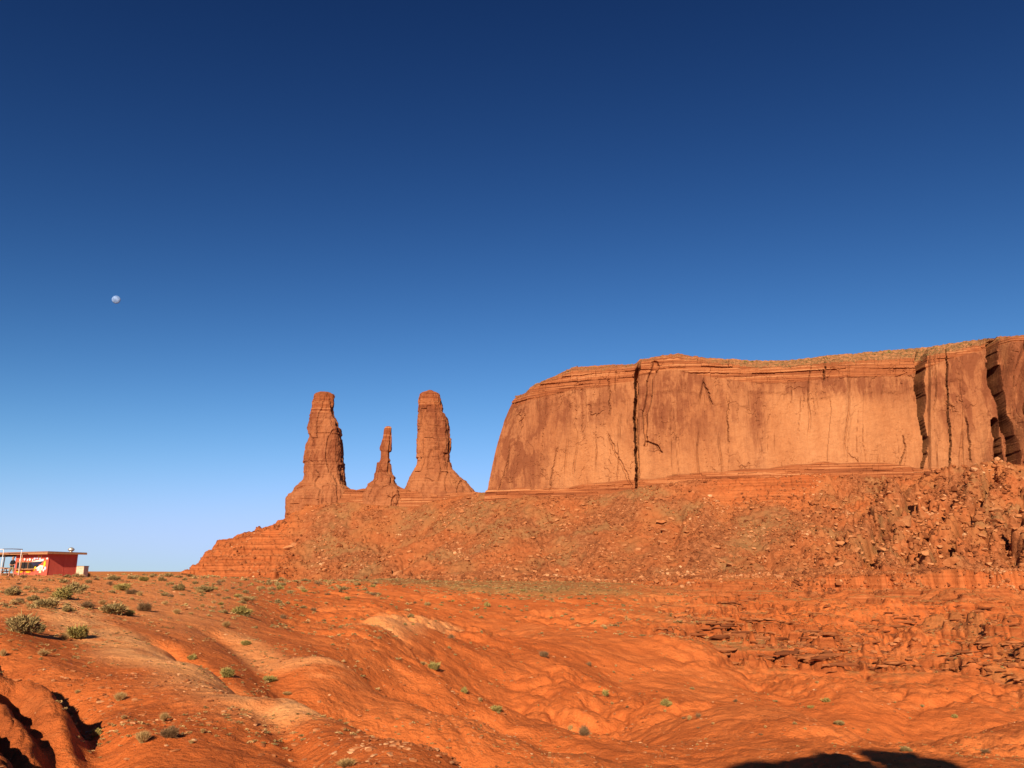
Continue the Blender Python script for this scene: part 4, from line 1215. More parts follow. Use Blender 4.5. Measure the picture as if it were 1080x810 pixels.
hero = [
 (80, 673, 34, 20, 'green', "dome shaped green shrub standing alone in the middle of the trampled slope"),
 (68, 675, 14, 9, 'straw', "straw tuft at the left foot of the lone dome shaped green shrub"),
 (24, 668, 38, 30, 'sage', "largest brownish green shrub clump near the left edge, in front of the red hut"),
 (40, 668, 17, 15, 'sage', "small round shrub touching the right side of the largest clump near the left edge"),
 (10, 660, 14, 12, 'brown', "dark scrub at the left edge, left of the largest brownish green clump"),
 (78, 624, 26, 13, 'sage', "dark green shrub behind the widest yellow green shrub below the hut"),
 (68, 632, 36, 17, 'green', "widest yellow green shrub on the slope straight below the red hut"),
 (48, 641, 26, 14, 'sage', "dark olive shrub just left below the widest yellow green shrub"),
 (35, 634, 16, 8, 'sage', "low dark shrub at the upper left of the dark olive one"),
 (12, 628, 22, 11, 'sage', "olive shrub below the porch posts near the left edge"),
 (70, 645, 15, 8, 'sage', "small low shrub between the dark olive shrub and the brown one"),
 (90, 641, 20, 9, 'brown', "brown shrub with a dark shadow right of the small low one"),
 (108, 638, 13, 8, 'straw', "round straw coloured clump between the brown shrub and the tangled sage"),
 (120, 648, 36, 18, 'sage', "tangled grey green sagebrush with yellow stems, right of the round straw clump"),
 (137, 650, 13, 10, 'green', "dark green sprig at the right foot of the tangled sagebrush"),
 (128, 623, 22, 12, 'green', "bright yellow green shrub behind the tangled sagebrush"),
 (139, 627, 14, 8, 'brown', "brown shrub leaning right beside the bright yellow green one"),
 (153, 645, 21, 14, 'brown', "grey brown shrub right of the tangled sagebrush"),
 (120, 612, 14, 8, 'sage', "dark shrub on the skyline right of the ribbed metal bin"),
 (140, 611, 13, 7, 'sage', "skyline shrub second to the right of the ribbed metal bin"),
 (152, 613, 14, 8, 'green', "greenish skyline shrub third to the right of the ribbed metal bin"),
 (170, 613, 12, 7, 'sage', "skyline shrub midway between the ribbed bin and the red terraces"),
 (50, 606, 17, 7, 'sage', "olive shrub in front of the near corner of the red hut"),
 (66, 607, 10, 4, 'brown', "low brown scrub along the foot of the hut's plain red wall"),
 (84, 607, 16, 5, 'sage', "scrub in front of the ribbed metal bin behind the hut"),
 (174, 638, 12, 7, 'straw', "golden straw clump with a dark shadow in the middle of the left flat"),
 (186, 648, 13, 8, 'straw', "pale straw clump below the golden one on the left flat"),
 (202, 648, 10, 4, 'straw', "flat straw tuft right of the pale straw clump"),
 (190, 623, 17, 10, 'sage', "sagebrush near the skyline above the golden straw clump"),
 (216, 624, 24, 9, 'sage', "wide dark sagebrush near the skyline left of the red terraces"),
 (255, 649, 25, 14, 'green', "big green shrub on the right half of the left flat"),
 (236, 647, 12, 6, 'sage', "small sage left of the big green shrub on the flat"),
 (258, 634, 18, 8, 'straw', "pale straw shrub behind the big green shrub on the flat"),
 (239, 662, 15, 10, 'straw', "round straw ball with a dark right side on the bare slope"),
 (259, 681, 13, 8, 'green', "small green and straw clump in the dip right of the straw ball"),
 (45, 692, 20, 9, 'straw', "dry greenish tuft on bare sand above the cracked bank at the lower left"),
 (3, 692, 12, 12, 'straw', "straw bush cut by the left edge above the cracked bank"),
 (125, 740, 19, 13, 'straw', "round golden brown tussock on the smooth orange slope above the cracked bank"),
 (81, 733, 9, 6, 'straw', "tiny straw tuft on the lip of the dark gully"),
 (100, 777, 15, 12, 'green', "green weed growing in the shaded gully at the lower left"),
 (131, 759, 11, 7, 'straw', "faint straw tuft right of the gully's green weed"),
 (150, 785, 26, 17, 'straw', "pale cream bush with a green heart on the lower slope"),
 (172, 761, 14, 13, 'straw', "pale cream tuft just above the pale cream bush with a green heart"),
 (180, 778, 22, 15, 'brown', "dark dead bush right of the pale cream bush on the lower slope"),
 (213, 774, 11, 7, 'straw', "small straw tuft right of the dark dead bush"),
 (201, 785, 10, 6, 'straw', "low straw tuft below and right of the dark dead bush"),
 (202, 698, 11, 9, 'green', "small dark green shrub in the eroded hollow beside the path"),
 (240, 714, 18, 15, 'green', "green shrub with a dark shadow at the end of the eroded hollow beside the path"),
 (285, 719, 19, 9, 'green', "olive shrub on the saddle where the path meets the next hill"),
 (302, 735, 14, 5, 'straw', "flat straw patch of grass right below the olive shrub on the saddle"),
 (366, 809, 30, 12, 'straw', "pale straw clump cut by the bottom edge of the picture"),
 (298, 653, 10, 8, 'brown', "dark shrub alone at the right end of the left flat"),
 (458, 709, 18, 12, 'green', "yellow green shrub growing on a crest in the middle distance"),
 (446, 702, 12, 6, 'straw', "straw tuft up the crest to the left of the yellow green shrub"),
 (476, 674, 10, 8, 'brown', "round grey brown shrub on the orange slope above the crest"),
 (490, 732, 9, 10, 'green', "slim dark green shrub on the crest below the yellow green one"),
 (507, 741, 9, 7, 'straw', "yellowish tuft on the crest right of the slim dark green shrub"),
 (523, 750, 15, 8, 'green', "low green shrub at the lower end of the long crest"),
 (514, 640, 9, 8, 'green', "bright green shrub near the sage flat in the middle of the picture"),
 (451, 640, 8, 6, 'sage', "dark shrub on the orange slope just below the sage flat"),
 (433, 653, 8, 6, 'sage', "dark tuft at the end of the short pale crest"),
 (574, 695, 13, 9, 'brown', "brown shrub on the open orange slope right of centre"),
 (622, 703, 9, 7, 'brown', "round dark shrub alone right of the brown one on the open slope"),
 (638, 734, 11, 10, 'green', "dark round green shrub at the middle of the lower slope"),
 (703, 746, 15, 11, 'green', "bright green shrub perched on a low crest right of centre"),
 (615, 776, 17, 13, 'brown', "brown bush low in the foreground right of centre"),
 (602, 770, 9, 8, 'straw', "yellow tuft touching the brown bush in the foreground"),
 (727, 760, 9, 8, 'straw', "yellow straw tuft among dark twigs below the bright green shrub"),
 (737, 757, 9, 8, 'brown', "dark twiggy shrub right of the yellow straw tuft"),
 (872, 741, 12, 7, 'green', "green shrub on the pale orange slope at the right"),
 (855, 747, 8, 5, 'green', "smaller green shrub left below the green one at the right"),
 (886, 767, 14, 6, 'sage', "wide flat dark shrub above the big shadow at the lower right"),
 (955, 793, 14, 6, 'sage', "dark shrub at the upper edge of the big shadow at the lower right"),
 (1040, 796, 12, 7, 'brown', "brownish shrub near the lower right corner"),
 (1007, 758, 9, 6, 'green', "small bright green shrub in the shallow gully at the right"),
]
for px, py, w, h, kind, lab in hero:
    put_shrub(px, py, w, h, kind, lab, hi=(w >= 13 and py > 611))

fill = [  # px range, py range, count, size range, kinds, label, group
 ((0, 215), (608, 640), 34, (6, 13), ('sage', 'sage', 'brown', 'straw'), "small scrubby tuft among the larger shrubs on the flat below the hut", "tufts on the flat below the hut"),
 ((205, 400), (613, 645), 75, (5, 11), ('sage', 'sage', 'green', 'straw', 'brown'), "small shrub among many on the red flat in front of the terraced slope", "shrubs on the flat in front of the terraced slope"),
 ((400, 640), (622, 660), 45, (3, 6), ('sage', 'sage', 'green', 'brown'), "tiny shrub among many on the orange slope just below the sage flat", "tiny shrubs below the sage flat"),
 ((400, 640), (660, 780), 26, (3, 6), ('sage', 'straw', 'straw'), "tiny tuft scattered on the bare orange hills in the middle foreground", "tufts on the middle foreground hills"),
 ((640, 1080), (700, 800), 34, (3, 7), ('straw', 'sage', 'straw', 'brown'), "tiny tuft scattered on the bare orange slopes of the right foreground", "tufts on the right foreground slopes"),
 ((200, 400), (650, 700), 12, (3, 6), ('sage', 'straw'), "small tuft on the bare red ground between the path and the rounded hill", "tufts between the path and the rounded hill"),
]
for pr, yr, cnt, szr, kinds, lab, grp in fill:
    for _ in range(cnt):
        w = rng.uniform(*szr); kd = kinds[rng.randint(len(kinds))]
        py = yr[0] + (yr[1] - yr[0]) * rng.rand() ** 1.3
        nm = {'sage': 'olive ', 'green': 'green ', 'straw': 'straw coloured ', 'brown': 'brown '}[kd]
        lb = lab.replace('small ', 'small ' + nm, 1) if lab.startswith('small') else lab.replace('tiny ', 'tiny ' + nm, 1)
        put_shrub(rng.uniform(*pr), py, w, w * rng.uniform(.45, .75), kd, lb, nm.split()[0] + " " + grp)

def stuff_plants(name, x, y, z, s, kinds, pal='sage', flat=.6):
    pr = [(SH[k, 'raw', i][0], SH[k, 'raw', i][1], None) for k in kinds for i in range(3)]
    # thinner versions
    pr = [(v, t[:: 3], None) for v, t, a in pr]
    o = scatter_mesh(name, pr, np.stack([x, y, z], -1), rng.rand(len(x)) * 6.28, np.stack([s, s, s * flat], -1), M_leaf[pal], rng.rand(len(x)), 0.05)
    return tag(o, kind='stuff')
def thin_protos():
    out_ = []
    for k in range(4):
        V, Fq, Ft, A, sv, sf = shrub_geo(1500 + k, 'sage', 46, 5.0)
        out_.append((V, tri_mesh(V, Fq, Ft), None))
    return out_
TP = thin_protos()
def stuff2(name, x, y, z, s, pal, flat=.6):
    o = scatter_mesh(name, TP, np.stack([x, y, z], -1), rng.rand(len(x)) * 6.28, np.stack([s, s, s * flat], -1), M_leaf[pal], rng.rand(len(x)), 0.05)
    return tag(o, kind='stuff')
# dry tufts and litter dotted over the near ground
x, y, z = random_ground(12000, (-60, 1160), (12, 130))
pp = 540 + 836 * x / y
k = (perlin(x / 4, y / 4, 155) + .4 * perlin(x / 15, y / 15, 156) > np.where(pp < 420, .12, .34))
a = rng.rand(len(x)) < .3
stuff2("dry_grass", x[k & ~a], y[k & ~a], z[k & ~a], rng.uniform(.03, .10, (k & ~a).sum()) * (.6 + y[k & ~a] / 45), 'straw', .6)
stuff2("low_scrub", x[k & a], y[k & a], z[k & a], rng.uniform(.03, .09, (k & a).sum()) * (.6 + y[k & a] / 45), 'sage', .6)
x, y, z = random_ground(1500, (-20, 430), (34, 135))
k = perlin(x / 9, y / 9, 157) + .5 * perlin(x / 3, y / 3, 158) > .12
a = rng.rand(len(x)) < .55
stuff2("low_scrub", x[k & a], y[k & a], z[k & a], rng.uniform(.12, .38, (k & a).sum()), 'sage', .6)
stuff2("dry_grass", x[k & ~a], y[k & ~a], z[k & ~a], rng.uniform(.10, .30, (k & ~a).sum()), 'straw', .7)
# sage flat below the rubble slope
x, y, z = random_ground(24000, (120, 740), (120, 560))
ppx = 540 + 836 * x / y
dens = .05 + .85 * sstep(225, 320, y) * sstep(700, 560, ppx) * sstep(480, 440, y) + .22 * sstep(170, 240, y) + .06 * sstep(420, 300, ppx)
k = (rng.rand(len(x)) < dens * (.5 + .9 * perlin(x / 14, y / 14, 150)).clip(.1, 1)) & (on_mask(MK['talus'], x, y) < .5)
a = rng.rand(len(x)) < .45
stuff2("sagebrush_cover", x[k & a], y[k & a], z[k & a], rng.uniform(.4, 1.1, (k & a).sum()), 'sage')
stuff2("dry_grass", x[k & ~a], y[k & ~a], z[k & ~a], rng.uniform(.35, .9, (k & ~a).sum()), 'straw')
# grass and low scrub on the benches and in the wash at the right
x, y, z = random_ground(11000, (640, 1130), (110, 420))
mb = perlin(x / 16, y / 9, 151) + .3 * perlin(x / 5, y / 5, 152)
Pw = PL((985, 645, 235), (1020, 668, 190), (1050, 690, 150), (1085, 705, 130), (1160, 720, 125))
dw = poly_dist(x, y, Pw[:, :2])[0]
k = (mb > .28) & (rng.rand(len(x)) < .55) | (dw < 9) & (rng.rand(len(x)) < .8)
a = rng.rand(len(x)) < .35
stuff2("low_scrub", x[k & a], y[k & a], z[k & a], rng.uniform(.2, .6, (k & a).sum()), 'sage')
stuff2("dry_grass", x[k & ~a], y[k & ~a], z[k & ~a], rng.uniform(.15, .5, (k & ~a).sum()), 'straw', .45)
# scrub on the rubble slope
x, y, z = random_ground(16000, (230, 1120), (400, 780), power=0)
k = (on_mask(MK['talus'], x, y) > .5) & (perlin(x / 35, y / 35, 153) > .02) & (rng.rand(len(x)) < .5)
stuff2("slope_scrub", x[k], y[k], z[k], rng.uniform(.35, .95, k.sum()), 'sage')
# scrub along the top of the mesa
rx, ry, rz, cx_, cy_, cz_, scr, Xc, Yc, Zc = MESA
n = 5200
ci = rng.randint(60, Xc.shape[1] - 150, n); ri = rng.randint(8, Xc.shape[0], n)
keep = rng.rand(n) < (.12 + .8 * scr[ci])
ci, ri = ci[keep], ri[keep]
a = rng.rand(len(ci)) < .5
stuff2("mesa_top_scrub", Xc[ri[a], ci[a]], Yc[ri[a], ci[a]], Zc[ri[a], ci[a]] - .1, np.where(rng.rand(a.sum()) > .9, 1.9, 1) * rng.uniform(.5, 1.1, a.sum()), 'sage', .9)
stuff2("mesa_top_grass", Xc[ri[~a], ci[~a]], Yc[ri[~a], ci[~a]], Zc[ri[~a], ci[~a]] - .1, rng.uniform(.4, .9, (~a).sum()), 'straw', .7)
# a few junipers that stand on the skyline
jun = [(665, "dark juniper on the rim at the left of the long black crack"), (745, "round juniper on the rim right of the mesa's highest left knob"), (786, "small juniper on the rim above the bright wall's left part"),
       (793, "lower juniper beside another on the rim above the bright wall"), (938, "dark juniper on the rim straight above the bright wall's right part"), (988, "largest dark juniper on the rim above the first black gash"), (1014, "juniper on the rim between the two black gashes")]
allx = Xc[-1]; pj, _ = pix(Xc[-1], Yc[-1], Zc[-1])
for px, lab in jun:
    i = int(np.argmin(np.abs(pj[70:] - px))) + 70
    e = bpy.data.objects.new("juniper", SH['green', 'lo', rng.randint(3)]); link(e)
    s = rng.uniform(1.9, 2.9)
    e.location = (Xc[-6, i], Yc[-6, i], Zc[-6, i] - .3); e.scale = (s, s, s * 1.2)
    tag(e, lab, "tree", "junipers along the mesa rim")
# ------------------------------------------------------------------ red hut
def boxes(name, items, mat, parent=None, bevel=0.0):
    """items: (x0,y0,z0,x1,y1,z1) in the parent's frame, joined into one mesh"""
    V, Fq = [], []
    for it in items:
        x0, y0, z0, x1, y1, z1 = it[:6]
        i = len(V)
        V += [(x0, y0, z0), (x1, y0, z0), (x1, y1, z0), (x0, y1, z0), (x0, y0, z1), (x1, y0, z1), (x1, y1, z1), (x0, y1, z1)]
        Fq += [(i + 3, i + 2, i + 1, i), (i + 4, i + 5, i + 6, i + 7), (i, i + 1, i + 5, i + 4), (i + 1, i + 2, i + 6, i + 5), (i + 2, i + 3, i + 7, i + 6), (i + 3, i, i + 4, i + 7)]
    o = mesh_np(name, V, Fq, mat, False, parent=parent)
    if bevel:
        m = o.modifiers.new("bevel", 'BEVEL'); m.width = bevel; m.segments = 1
    return o

def tube_pts(name, pts, radii, mat, parent=None, n=10, smooth=True):
    V, Fq = [], []
    P = [np.array(p, float) for p in pts]
    for k, p in enumerate(P):
        d = P[min(k + 1, len(P) - 1)] - P[max(k - 1, 0)]; d /= np.linalg.norm(d) + 1e-9
        a = np.cross(d, [0, 0, 1.0]) if abs(d[2]) < .9 else np.cross(d, [1.0, 0, 0]); a /= np.linalg.norm(a); b = np.cross(d, a)
        for q in range(n):
            t = 2 * math.pi * q / n; V.append(p + radii[k] * (a * math.cos(t) + b * math.sin(t)))
    for k in range(len(P) - 1):
        for q in range(n): Fq.append((k * n + q, k * n + (q + 1) % n, (k + 1) * n + (q + 1) % n, (k + 1) * n + q))
    me = bpy.data.meshes.new(name)
    me.from_pydata([tuple(v) for v in V], [], Fq + [tuple(range(n))[::-1], tuple((len(P) - 1) * n + q for q in range(n))])
    for p in me.polygons: p.use_smooth = smooth
    me.materials.append(mat)
    return link(bpy.data.objects.new(name, me), parent)

def plywood_mat():
    t = NT("red_painted_plywood", .8, .2)
    f = t.noise(1.6, 6, .6); g = t.noise(1.0, 4, .6, t.mapping((9, 9, .7)))
    c = t.ramp(f, [(.3, (.46, .080, .055)), (.7, (.54, .11, .075))])
    c = t.mix(t.ramp(g, [(.5, 0.0), (.7, .35)]), c, (.36, .055, .038))
    return t.done(c, t.bump(g, .2, .01))
M_red = plywood_mat()
M_wood = simple_mat("weathered_wood", (.34, .17, .085), .85, .1, .3, 9)
M_dwood = simple_mat("dark_wood", (.07, .04, .03), .85, .1, .3, 9)
M_roof = simple_mat("brown_roll_roofing", (.25, .115, .07), .9, .1, .25, 5)
M_zinc = simple_mat("galvanised_metal", (.50, .47, .42), .45, .5, .12, 10, .6)
M_white = simple_mat("white_paint", (.74, .70, .68), .7, .2, .12, 14)
M_yellow = simple_mat("yellow_paint", (.80, .50, .02), .7, .2, .12, 14)
M_black = simple_mat("hatch_shade", (.020, .018, .020), .8, .2, .2, 8)
M_navy = simple_mat("navy_paint", (.022, .024, .060), .7, .2, .2, 8)
M_blue = simple_mat("lilac_paint", (.50, .48, .66), .7, .2, .1, 14)
M_tin = simple_mat("pale_ribbed_tin", (.56, .44, .32), .6, .3, .2, 5)

hx, hy, _ = at(50, 600, 84.0)
hx, hy = float(hx), float(hy)
hz = float(hsample(hx, hy)[0]) - .05
HUT = empty("red_hut", (hx, hy, hz), math.radians(-22))
tag(HUT, "low red plywood hut with flat brown roof, painted front and wooden porch", "hut")
L_, D_, H_ = 4.9, 3.4, 2.48
boxes("wall", [(-L_, 0, -.25, 0, D_, H_)], M_red, HUT)['label'] = "plain red plywood walls"
boxes("corner_board", [(-.05, -.025, -.2, .025, .05, H_), (-.0, D_ - .05, -.2, .025, D_ + .02, H_), (-.001, 1.8, -.2, .014, 1.84, H_)], M_red, HUT)
# roof: slightly pitched slab with fascia, carried on over the porch
def roof():
    V = []; Fq = []
    x0, x1, y0, y1 = -12.0, .5, -.6, D_ + .7
    for (x, y, z) in [(x0, y0, H_ - .06), (x1, y0, H_ + .06), (x1, y1, H_ + .02), (x0, y1, H_ - .1)]:
        V += [(x, y, z), (x, y, z + .16)]
    Fq = [(0, 2, 4, 6)[::-1], (1, 3, 5, 7), (0, 2, 3, 1), (2, 4, 5, 3), (4, 6, 7, 5), (6, 0, 1, 7)]
    return mesh_np("roof", V, Fq, M_roof, False, parent=HUT)
roof()
boxes("fascia", [(-12.0, -.65, H_ - .09, .54, -.605, H_ + .08), (.505, -.6, H_ - .05, .545, D_ + .7, H_ + .13)], M_wood, HUT)
boxes("rafter", [(-12 + k * 1.0, -.55, H_ - .22, -11.93 + k * 1.0, D_, H_ - .11) for k in range(7)], M_dwood, HUT)
# ventilator on the roof
vt = empty("roof_ventilator", (.0 - .35, D_ - .6, H_ + .16)); vt.parent = HUT
tube_pts("neck", [(0, 0, 0), (0, 0, .16)], [.15, .15], M_zinc, vt, 14)
tube_pts("vent_cap", [(0, 0, .14), (0, 0, .2), (0, 0, .30), (0, 0, .40), (0, 0, .50), (0, 0, .56)], [.16, .26, .33, .30, .18, .05], M_zinc, vt, 18, False)
# painted front
boxes("serving_hatch", [(-4.6, -.02, .95, -1.35, .004, 1.62)], M_black, HUT)  # black slab on the solid wall; the opening's shade is its colour
boxes("hatch_frame", [(-4.66, -.035, 1.60, -1.3, .0, 1.68), (-4.66, -.035, .88, -1.3, .0, .96), (-2.95, -.035, .95, -2.89, .0, 1.61)], M_wood, HUT)
boxes("counter_shelf", [(-4.6, -.38, .84, -1.9, .0, .88)], M_wood, HUT)
def poly_patch(name, polys, mat, z=-.012):
    V, Fq = [], []
    me = bpy.data.meshes.new(name)
    fs = []
    for P in polys:
        i = len(V); n = len(P)
        P = [(x * 1.18, y) for x, y in P]
        V += [(x, z, y) for x, y in P] + [(x, -.001, y) for x, y in P]
        fs.append(tuple(range(i, i + n))); fs.append(tuple(range(i + 2 * n - 1, i + n - 1, -1)))
        for k in range(n): fs.append((i + k, i + n + k, i + n + (k + 1) % n, i + (k + 1) % n))
    me.from_pydata(V, [], fs); me.materials.append(mat)
    return link(bpy.data.objects.new(name, me), HUT)
def blobpoly(cx, cy, w, h, n=9, s=0):
    r_ = np.random.RandomState(s)
    return [(cx + w * math.cos(t) * r_.uniform(.75, 1.1), cy + h * math.sin(t) * r_.uniform(.75, 1.1)) for t in np.linspace(0, 2 * math.pi, n, endpoint=False)]
poly_patch("painted_swoosh", [[(-2.3, 1.66), (-.95, 1.88), (-.6, 1.95), (-.62, 1.70), (-1.0, 1.68), (-1.6, 1.56)], [(-1.5, .95), (-1.05, .74), (-.62, .82), (-.5, 1.25), (-.95, 1.3)]], M_white, -.026)
poly_patch("painted_banner", [[(-1.75, 1.25), (-.95, 1.42), (-.62, 1.72), (-1.6, 1.62), (-2.2, 1.60)]], M_navy, -.040)
poly_patch("painted_yellow_shape", [blobpoly(-.42, 1.42, .15, .36, 10, 3), blobpoly(-3.45, .68, .45, .16, 11, 4), blobpoly(-2.35, .66, .42, .15, 9, 5), [(-1.8, .72), (-1.62, .70), (-1.38, 1.12), (-1.55, 1.18)], blobpoly(-1.25, 2.18, .09, .12, 7, 8), blobpoly(-.95, 2.2, .07, .12, 7, 9)], M_yellow, -.030)
poly_patch("painted_white_marks", [blobpoly(x, y, w, h, 7, int(10 * abs(x)) + 20) for x, y, w, h in ((-3.6, 1.86, .08, .13), (-3.36, 1.84, .08, .10), (-3.0, 1.9, .13, .12), (-2.66, 1.84, .07, .12), (-2.35, 1.88, .16, .14), (-2.0, 1.84, .08, .1), (-.2, 1.98, .13, .11), (-.48, .78, .09, .14), (-.9, 1.02, .1, .18))], M_white, -.012)
poly_patch("painted_lilac_marks", [blobpoly(x, y, w, h, 8, int(10 * abs(x)) + 50) for x, y, w, h in ((-1.75, 1.98, .14, .16), (-1.42, 2.02, .12, .15), (-1.08, 1.98, .13, .12), (-.3, .98, .14, .22), (-.68, .95, .1, .22), (-1.2, .86, .12, .15))], M_blue, -.018)
poly_patch("painted_cream_block", [[(-.98, .52), (-.72, .5), (-.7, 1.12), (-.95, 1.15)]], simple_mat("cream_paint", (.72, .56, .34), .7), -.034)
# porch posts, rails and bench
for k, (x, y, w, mt) in enumerate(((-3.35, -.5, .055, M_wood), (-6.0, -.5, .06, M_dwood), (-7.0, -.5, .06, M_wood), (-9.0, -.5, .06, M_wood), (-6.0, 1.9, .06, M_dwood), (-8.4, 3.4, .06, M_wood))):
    o = tube_pts("porch_post", [(x - .04, y, -.3), (x, y, 1.2), (x + .05, y, H_ - .08)], [w, w * .95, w * .9], mt, HUT, 8)
boxes("porch_rail", [(-9, -.53, .95, -5.3, -.47, 1.05), (-9, -.53, .45, -6.0, -.48, .55), (-9, 1.9, .9, -5.2, 1.96, 1.0)], M_wood, HUT)
for x, zt in ((-4.9, 2.95), (-2.2, 2.90)):
    o = tube_pts("white_pipe", [(x, -1.5, -.3), (x, -1.5, zt)], [.028, .028], M_white, HUT, 8); o['label'] = "thin white metal pole in front of the porch"
tube_pts("pipe_crossbar", [(-5.05, -1.5, 2.96), (-3.6, -1.5, 2.95), (-2.1, -1.5, 2.89)], [.03, .035, .045], M_dwood, HUT, 8)
tube_pts("pipe_crossbar", [(-9.8, -1.5, 2.82), (-4.9, -1.5, 2.93)], [.028, .028], M_white, HUT, 8)

def loc2w(x, y, z):
    a = math.radians(-15)
    return (hx + x * math.cos(a) - y * math.sin(a), hy + x * math.sin(a) + y * math.cos(a), hz + z)
def picnic_bench():
    bx, by, _ = at(-3, 605, 76.5); bx, by = float(bx), float(by)
    e = empty("picnic_bench", (bx, by, float(hsample(bx, by)[0])), .2)
    tag(e, "brown wooden picnic bench on the ground at the left edge beside the standing person", "bench")
    boxes("table_top", [(-.9, -.35 + k * .18, .72, .9, -.19 + k * .18, .76) for k in range(4)], M_wood, e)
    for s in (-1, 1):
        boxes("seat", [(-.9, s * .75 - .12, .42, .9, s * .75 + .12, .46)], M_wood, e)
        tube_pts("leg", [(s * .65, -.7, 0), (s * .65, -.1, .72)], [.045, .045], M_wood, e, 6)
        tube_pts("leg", [(s * .65, .7, 0), (s * .65, .1, .72)], [.045, .045], M_wood, e, 6)
    boxes("cross_brace", [(-.69, -.75, .36, -.61, .75, .42), (.61, -.75, .36, .69, .75, .42)], M_wood, e)
picnic_bench()

def metal_bin():
    bx, by, _ = at(86.8, 600, 98.0); bx, by = float(bx), float(by)
    z = float(hsample(bx, by)[0])
    e = empty("metal_bin", (bx, by, z), math.radians(-8))
    tag(e, "pale tan ribbed metal bin standing right behind the red hut", "bin")
    w, d, h = .5, .45, 1.25
    n = 22; V = []; Fq = []
    ring = []
    for (ax, ay, bx2, by2) in ((-w, -d, w, -d), (w, -d, w, d), (w, d, -w, d), (-w, d, -w, -d)):
        L2 = math.hypot(bx2 - ax, by2 - ay); nx, ny = (by2 - ay) / L2, -(bx2 - ax) / L2
        for k in range(n):
            t = k / n; o = .022 * (k % 2)
            ring.append((ax + (bx2 - ax) * t + nx * o, ay + (by2 - ay) * t + ny * o))
    m = len(ring)
    V = [(x, y, -.2) for x, y in ring] + [(x, y, h) for x, y in ring]
    mesh_np("body", V, [(k, (k + 1) % m, m + (k + 1) % m, m + k) for k in range(m)], M_tin, False, parent=e)
    boxes("lid", [(-w - .05, -d - .05, h, w + .05, d + .05, h + .05)], simple_mat("grey_tin", (.24, .21, .19), .6), e)
metal_bin()

# ------------------------------------------------------------------ person
def skin_figure(name, chains, mat, parent, voxel=.018):
    """tapered limbs fused into one continuous surface"""
    import bmesh
    bm = bmesh.new()
    for pts, rad in chains:
        # subdivide, then a ring per point plus round ends
        P = [np.array(p, float) for p in pts]
        n = 14; rings_ = []
        ext = [(P[0] + (P[0] - P[1]) / (np.linalg.norm(P[0] - P[1]) + 1e-9) * np.min(rad[0]) * .7, T(rad[0], .55))] + list(zip(P, rad)) + \
              [(P[-1] + (P[-1] - P[-2]) / (np.linalg.norm(P[-1] - P[-2]) + 1e-9) * np.min(rad[-1]) * .7, T(rad[-1], .55))]
        for k, (p, r) in enumerate(ext):
            r2 = r if isinstance(r, tuple) else (r, r)
            a_, b_ = ext[max(k - 1, 0)][0], ext[min(k + 1, len(ext) - 1)][0]
            d = b_ - a_; d /= np.linalg.norm(d) + 1e-9
            ax = np.array([1.0, 0, 0]) - d * d[0]
            if np.linalg.norm(ax) < .3: ax = np.array([0, 1.0, 0]) - d * d[1]
            ax /= np.linalg.norm(ax); ay = np.cross(d, ax)
            rings_.append([bm.verts.new(p + ax * r2[0] * math.cos(t) + ay * r2[1] * math.sin(t)) for t in np.linspace(0, 2 * math.pi, n, endpoint=False)])
        for A_, B_ in zip(rings_[:-1], rings_[1:]):
            for q in range(n): bm.faces.new((A_[q], A_[(q + 1) % n], B_[(q + 1) % n], B_[q]))
        bm.faces.new(rings_[0][::-1]); bm.faces.new(rings_[-1])
    bmesh.ops.recalc_face_normals(bm, faces=bm.faces)
    me = bpy.data.meshes.new(name); bm.to_mesh(me); bm.free()
    me.materials.append(mat)
    o = link(bpy.data.objects.new(name, me), parent)
    m = o.modifiers.new("remesh", 'REMESH'); m.mode = 'VOXEL'; m.voxel_size = voxel; m.use_smooth_shade = True
    m = o.modifiers.new("smooth", 'SMOOTH'); m.factor = .5; m.iterations = 2
    return o
def T(r, f): return tuple(x * f for x in r) if isinstance(r, tuple) else r * f
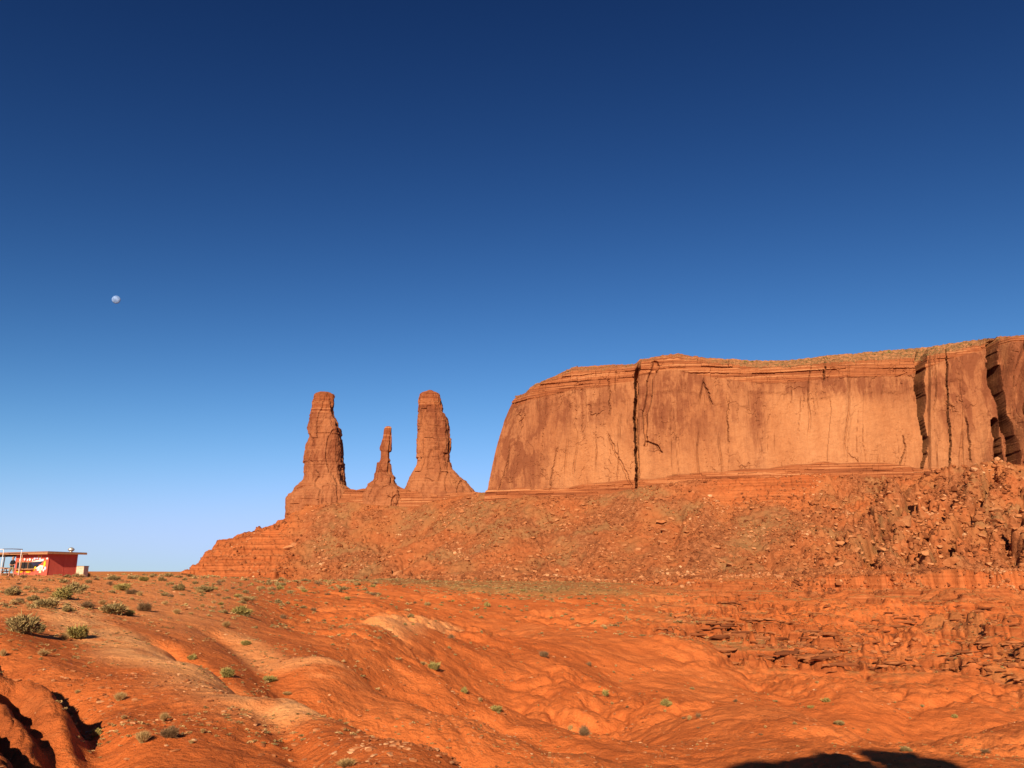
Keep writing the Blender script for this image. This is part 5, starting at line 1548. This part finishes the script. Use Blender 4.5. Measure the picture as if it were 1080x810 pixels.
def person():
    x0, y0, _ = at(11.5, 607, 73.0); x0, y0 = float(x0), float(y0)
    z0 = float(hsample(x0, y0)[0])
    e = empty("person", (x0, y0, z0), math.radians(-20))
    e.scale = (1.04,) * 3
    tag(e, "person in black shirt and khaki shorts standing before the hut porch", "person")
    skin = simple_mat("skin", (.42, .20, .12), .6, .3, .06)
    blk = simple_mat("black_cotton", (.014, .014, .018), .9, .1, .2)
    kha = simple_mat("khaki_cotton", (.20, .17, .10), .9, .1, .25)
    hair = simple_mat("grey_brown_hair", (.12, .075, .05), .8, .2, .2)
    foot = simple_mat("brown_leather", (.10, .055, .035), .7, .3, .2)
    body = [
        ([(0, 0, .92), (0, 0, 1.08), (0, .0, 1.25), (0, .01, 1.40)], [(.165, .115), (.155, .11), (.175, .12), (.15, .09)]),
        ([(0, .01, 1.38), (0, -.01, 1.50)], [.06, .055]),
        ([(0, -.02, 1.52), (0, -.02, 1.60), (0, -.01, 1.68), (0, 0, 1.72)], [(.062, .07), (.078, .095), (.08, .1), (.06, .075)]),
        ([(0, -.10, 1.60), (0, -.125, 1.585)], [.016, .014]),
        ([(-.085, 0, 1.61), (-.095, 0, 1.60)], [.018, .014]), ([(.085, 0, 1.61), (.095, 0, 1.60)], [.018, .014])]
    for s in (-1, 1):
        body.append(([(s * .09, 0, .92), (s * .17, 0, .70), (s * .24, -.01, .48), (s * .27, .02, .25), (s * .29, .02, .07)], [.088, .078, .056, .050, .036]))
        body.append(([(s * .29, .04, .05), (s * .31, -.05, .035), (s * .32, -.15, .025)], [.038, .038, .026]))
        # arms: elbows out, hands joined in front of the belly
        body.append(([(s * .17, 0, 1.38), (s * .26, .02, 1.22), (s * .30, .01, 1.10), (s * .19, -.12, 1.04), (s * .08, -.19, 1.05)], [.055, .045, .040, .033, .026]))
        body.append(([(s * .08, -.19, 1.05), (s * .04, -.215, 1.055)], [.030, .032]))
        for f in range(4):
            body.append(([(s * .04, -.215 - .002 * f, 1.075 - f * .017), (-s * .005, -.235, 1.078 - f * .018), (-s * .03, -.225, 1.075 - f * .018)], [.009, .0085, .008]))
        body.append(([(s * .06, -.21, 1.075), (s * .035, -.225, 1.105)], [.011, .009]))
    b = skin_figure("body", body, skin, e, .014)
    shirt = [([(0, 0, .90), (0, 0, 1.08), (0, 0, 1.25), (0, .01, 1.40)], [(.19, .145), (.178, .135), (.195, .145), (.165, .108)])]
    for s in (-1, 1):
        shirt.append(([(s * .15, 0, 1.39), (s * .24, .015, 1.26), (s * .27, .015, 1.18)], [.074, .066, .062]))
    skin_figure("shirt", shirt, blk, e, .02)
    sh = [([(0, 0, .86), (0, 0, .95)], [(.175, .13), (.17, .125)])]
    for s in (-1, 1):
        sh.append(([(s * .085, 0, .88), (s * .16, 0, .70), (s * .215, -.005, .54)], [.105, .098, .088]))
        skin_figure("shoe", [([(s * .29, .05, .05), (s * .31, -.05, .04), (s * .325, -.17, .03)], [.048, .050, .036])], foot, e, .014)
    skin_figure("shorts", sh, kha, e, .02)
    skin_figure("hair", [([(0, .02, 1.66), (0, .02, 1.72), (0, .02, 1.75)], [(.086, .10), (.080, .095), (.05, .06)])], hair, e, .014)
    eye = simple_mat("eye", (.03, .02, .02), .3, .5)
    for s in (-1, 1):
        skin_figure("eye", [([(s * .030, -.106, 1.625), (s * .030, -.112, 1.625)], [.010, .008])], eye, e, .005)
person()

# ------------------------------------------------------------------ moon
def moon():
    v, f = subdiv(IV3, IF3); v, f = subdiv(v, f)
    t = NT("moon_surface", 1.0, 0.0)
    n = t.noise(1.0, 4, .55, t.mapping((1.5, 1.5, 1.5)))
    c = t.ramp(n, [(.40, (.13, .23, .46)), (.60, (.24, .38, .70))])
    m = t.done(c)
    o = mesh_np("moon", v, f, m, True)
    x, y, z = at(122.5, 316, 9000)
    o.location = (float(x), float(y), float(z)); d = math.sqrt(x * x + y * y + z * z)
    o.rotation_euler = Vector((float(x), float(y), float(z))).to_track_quat('Z', 'Y').to_euler()
    k_ = float(d) * 3.9 / 875; o.scale = (k_, k_, k_ * .3)
    tag(o, "small pale gibbous moon high in the blue sky on the left", "moon")
moon()
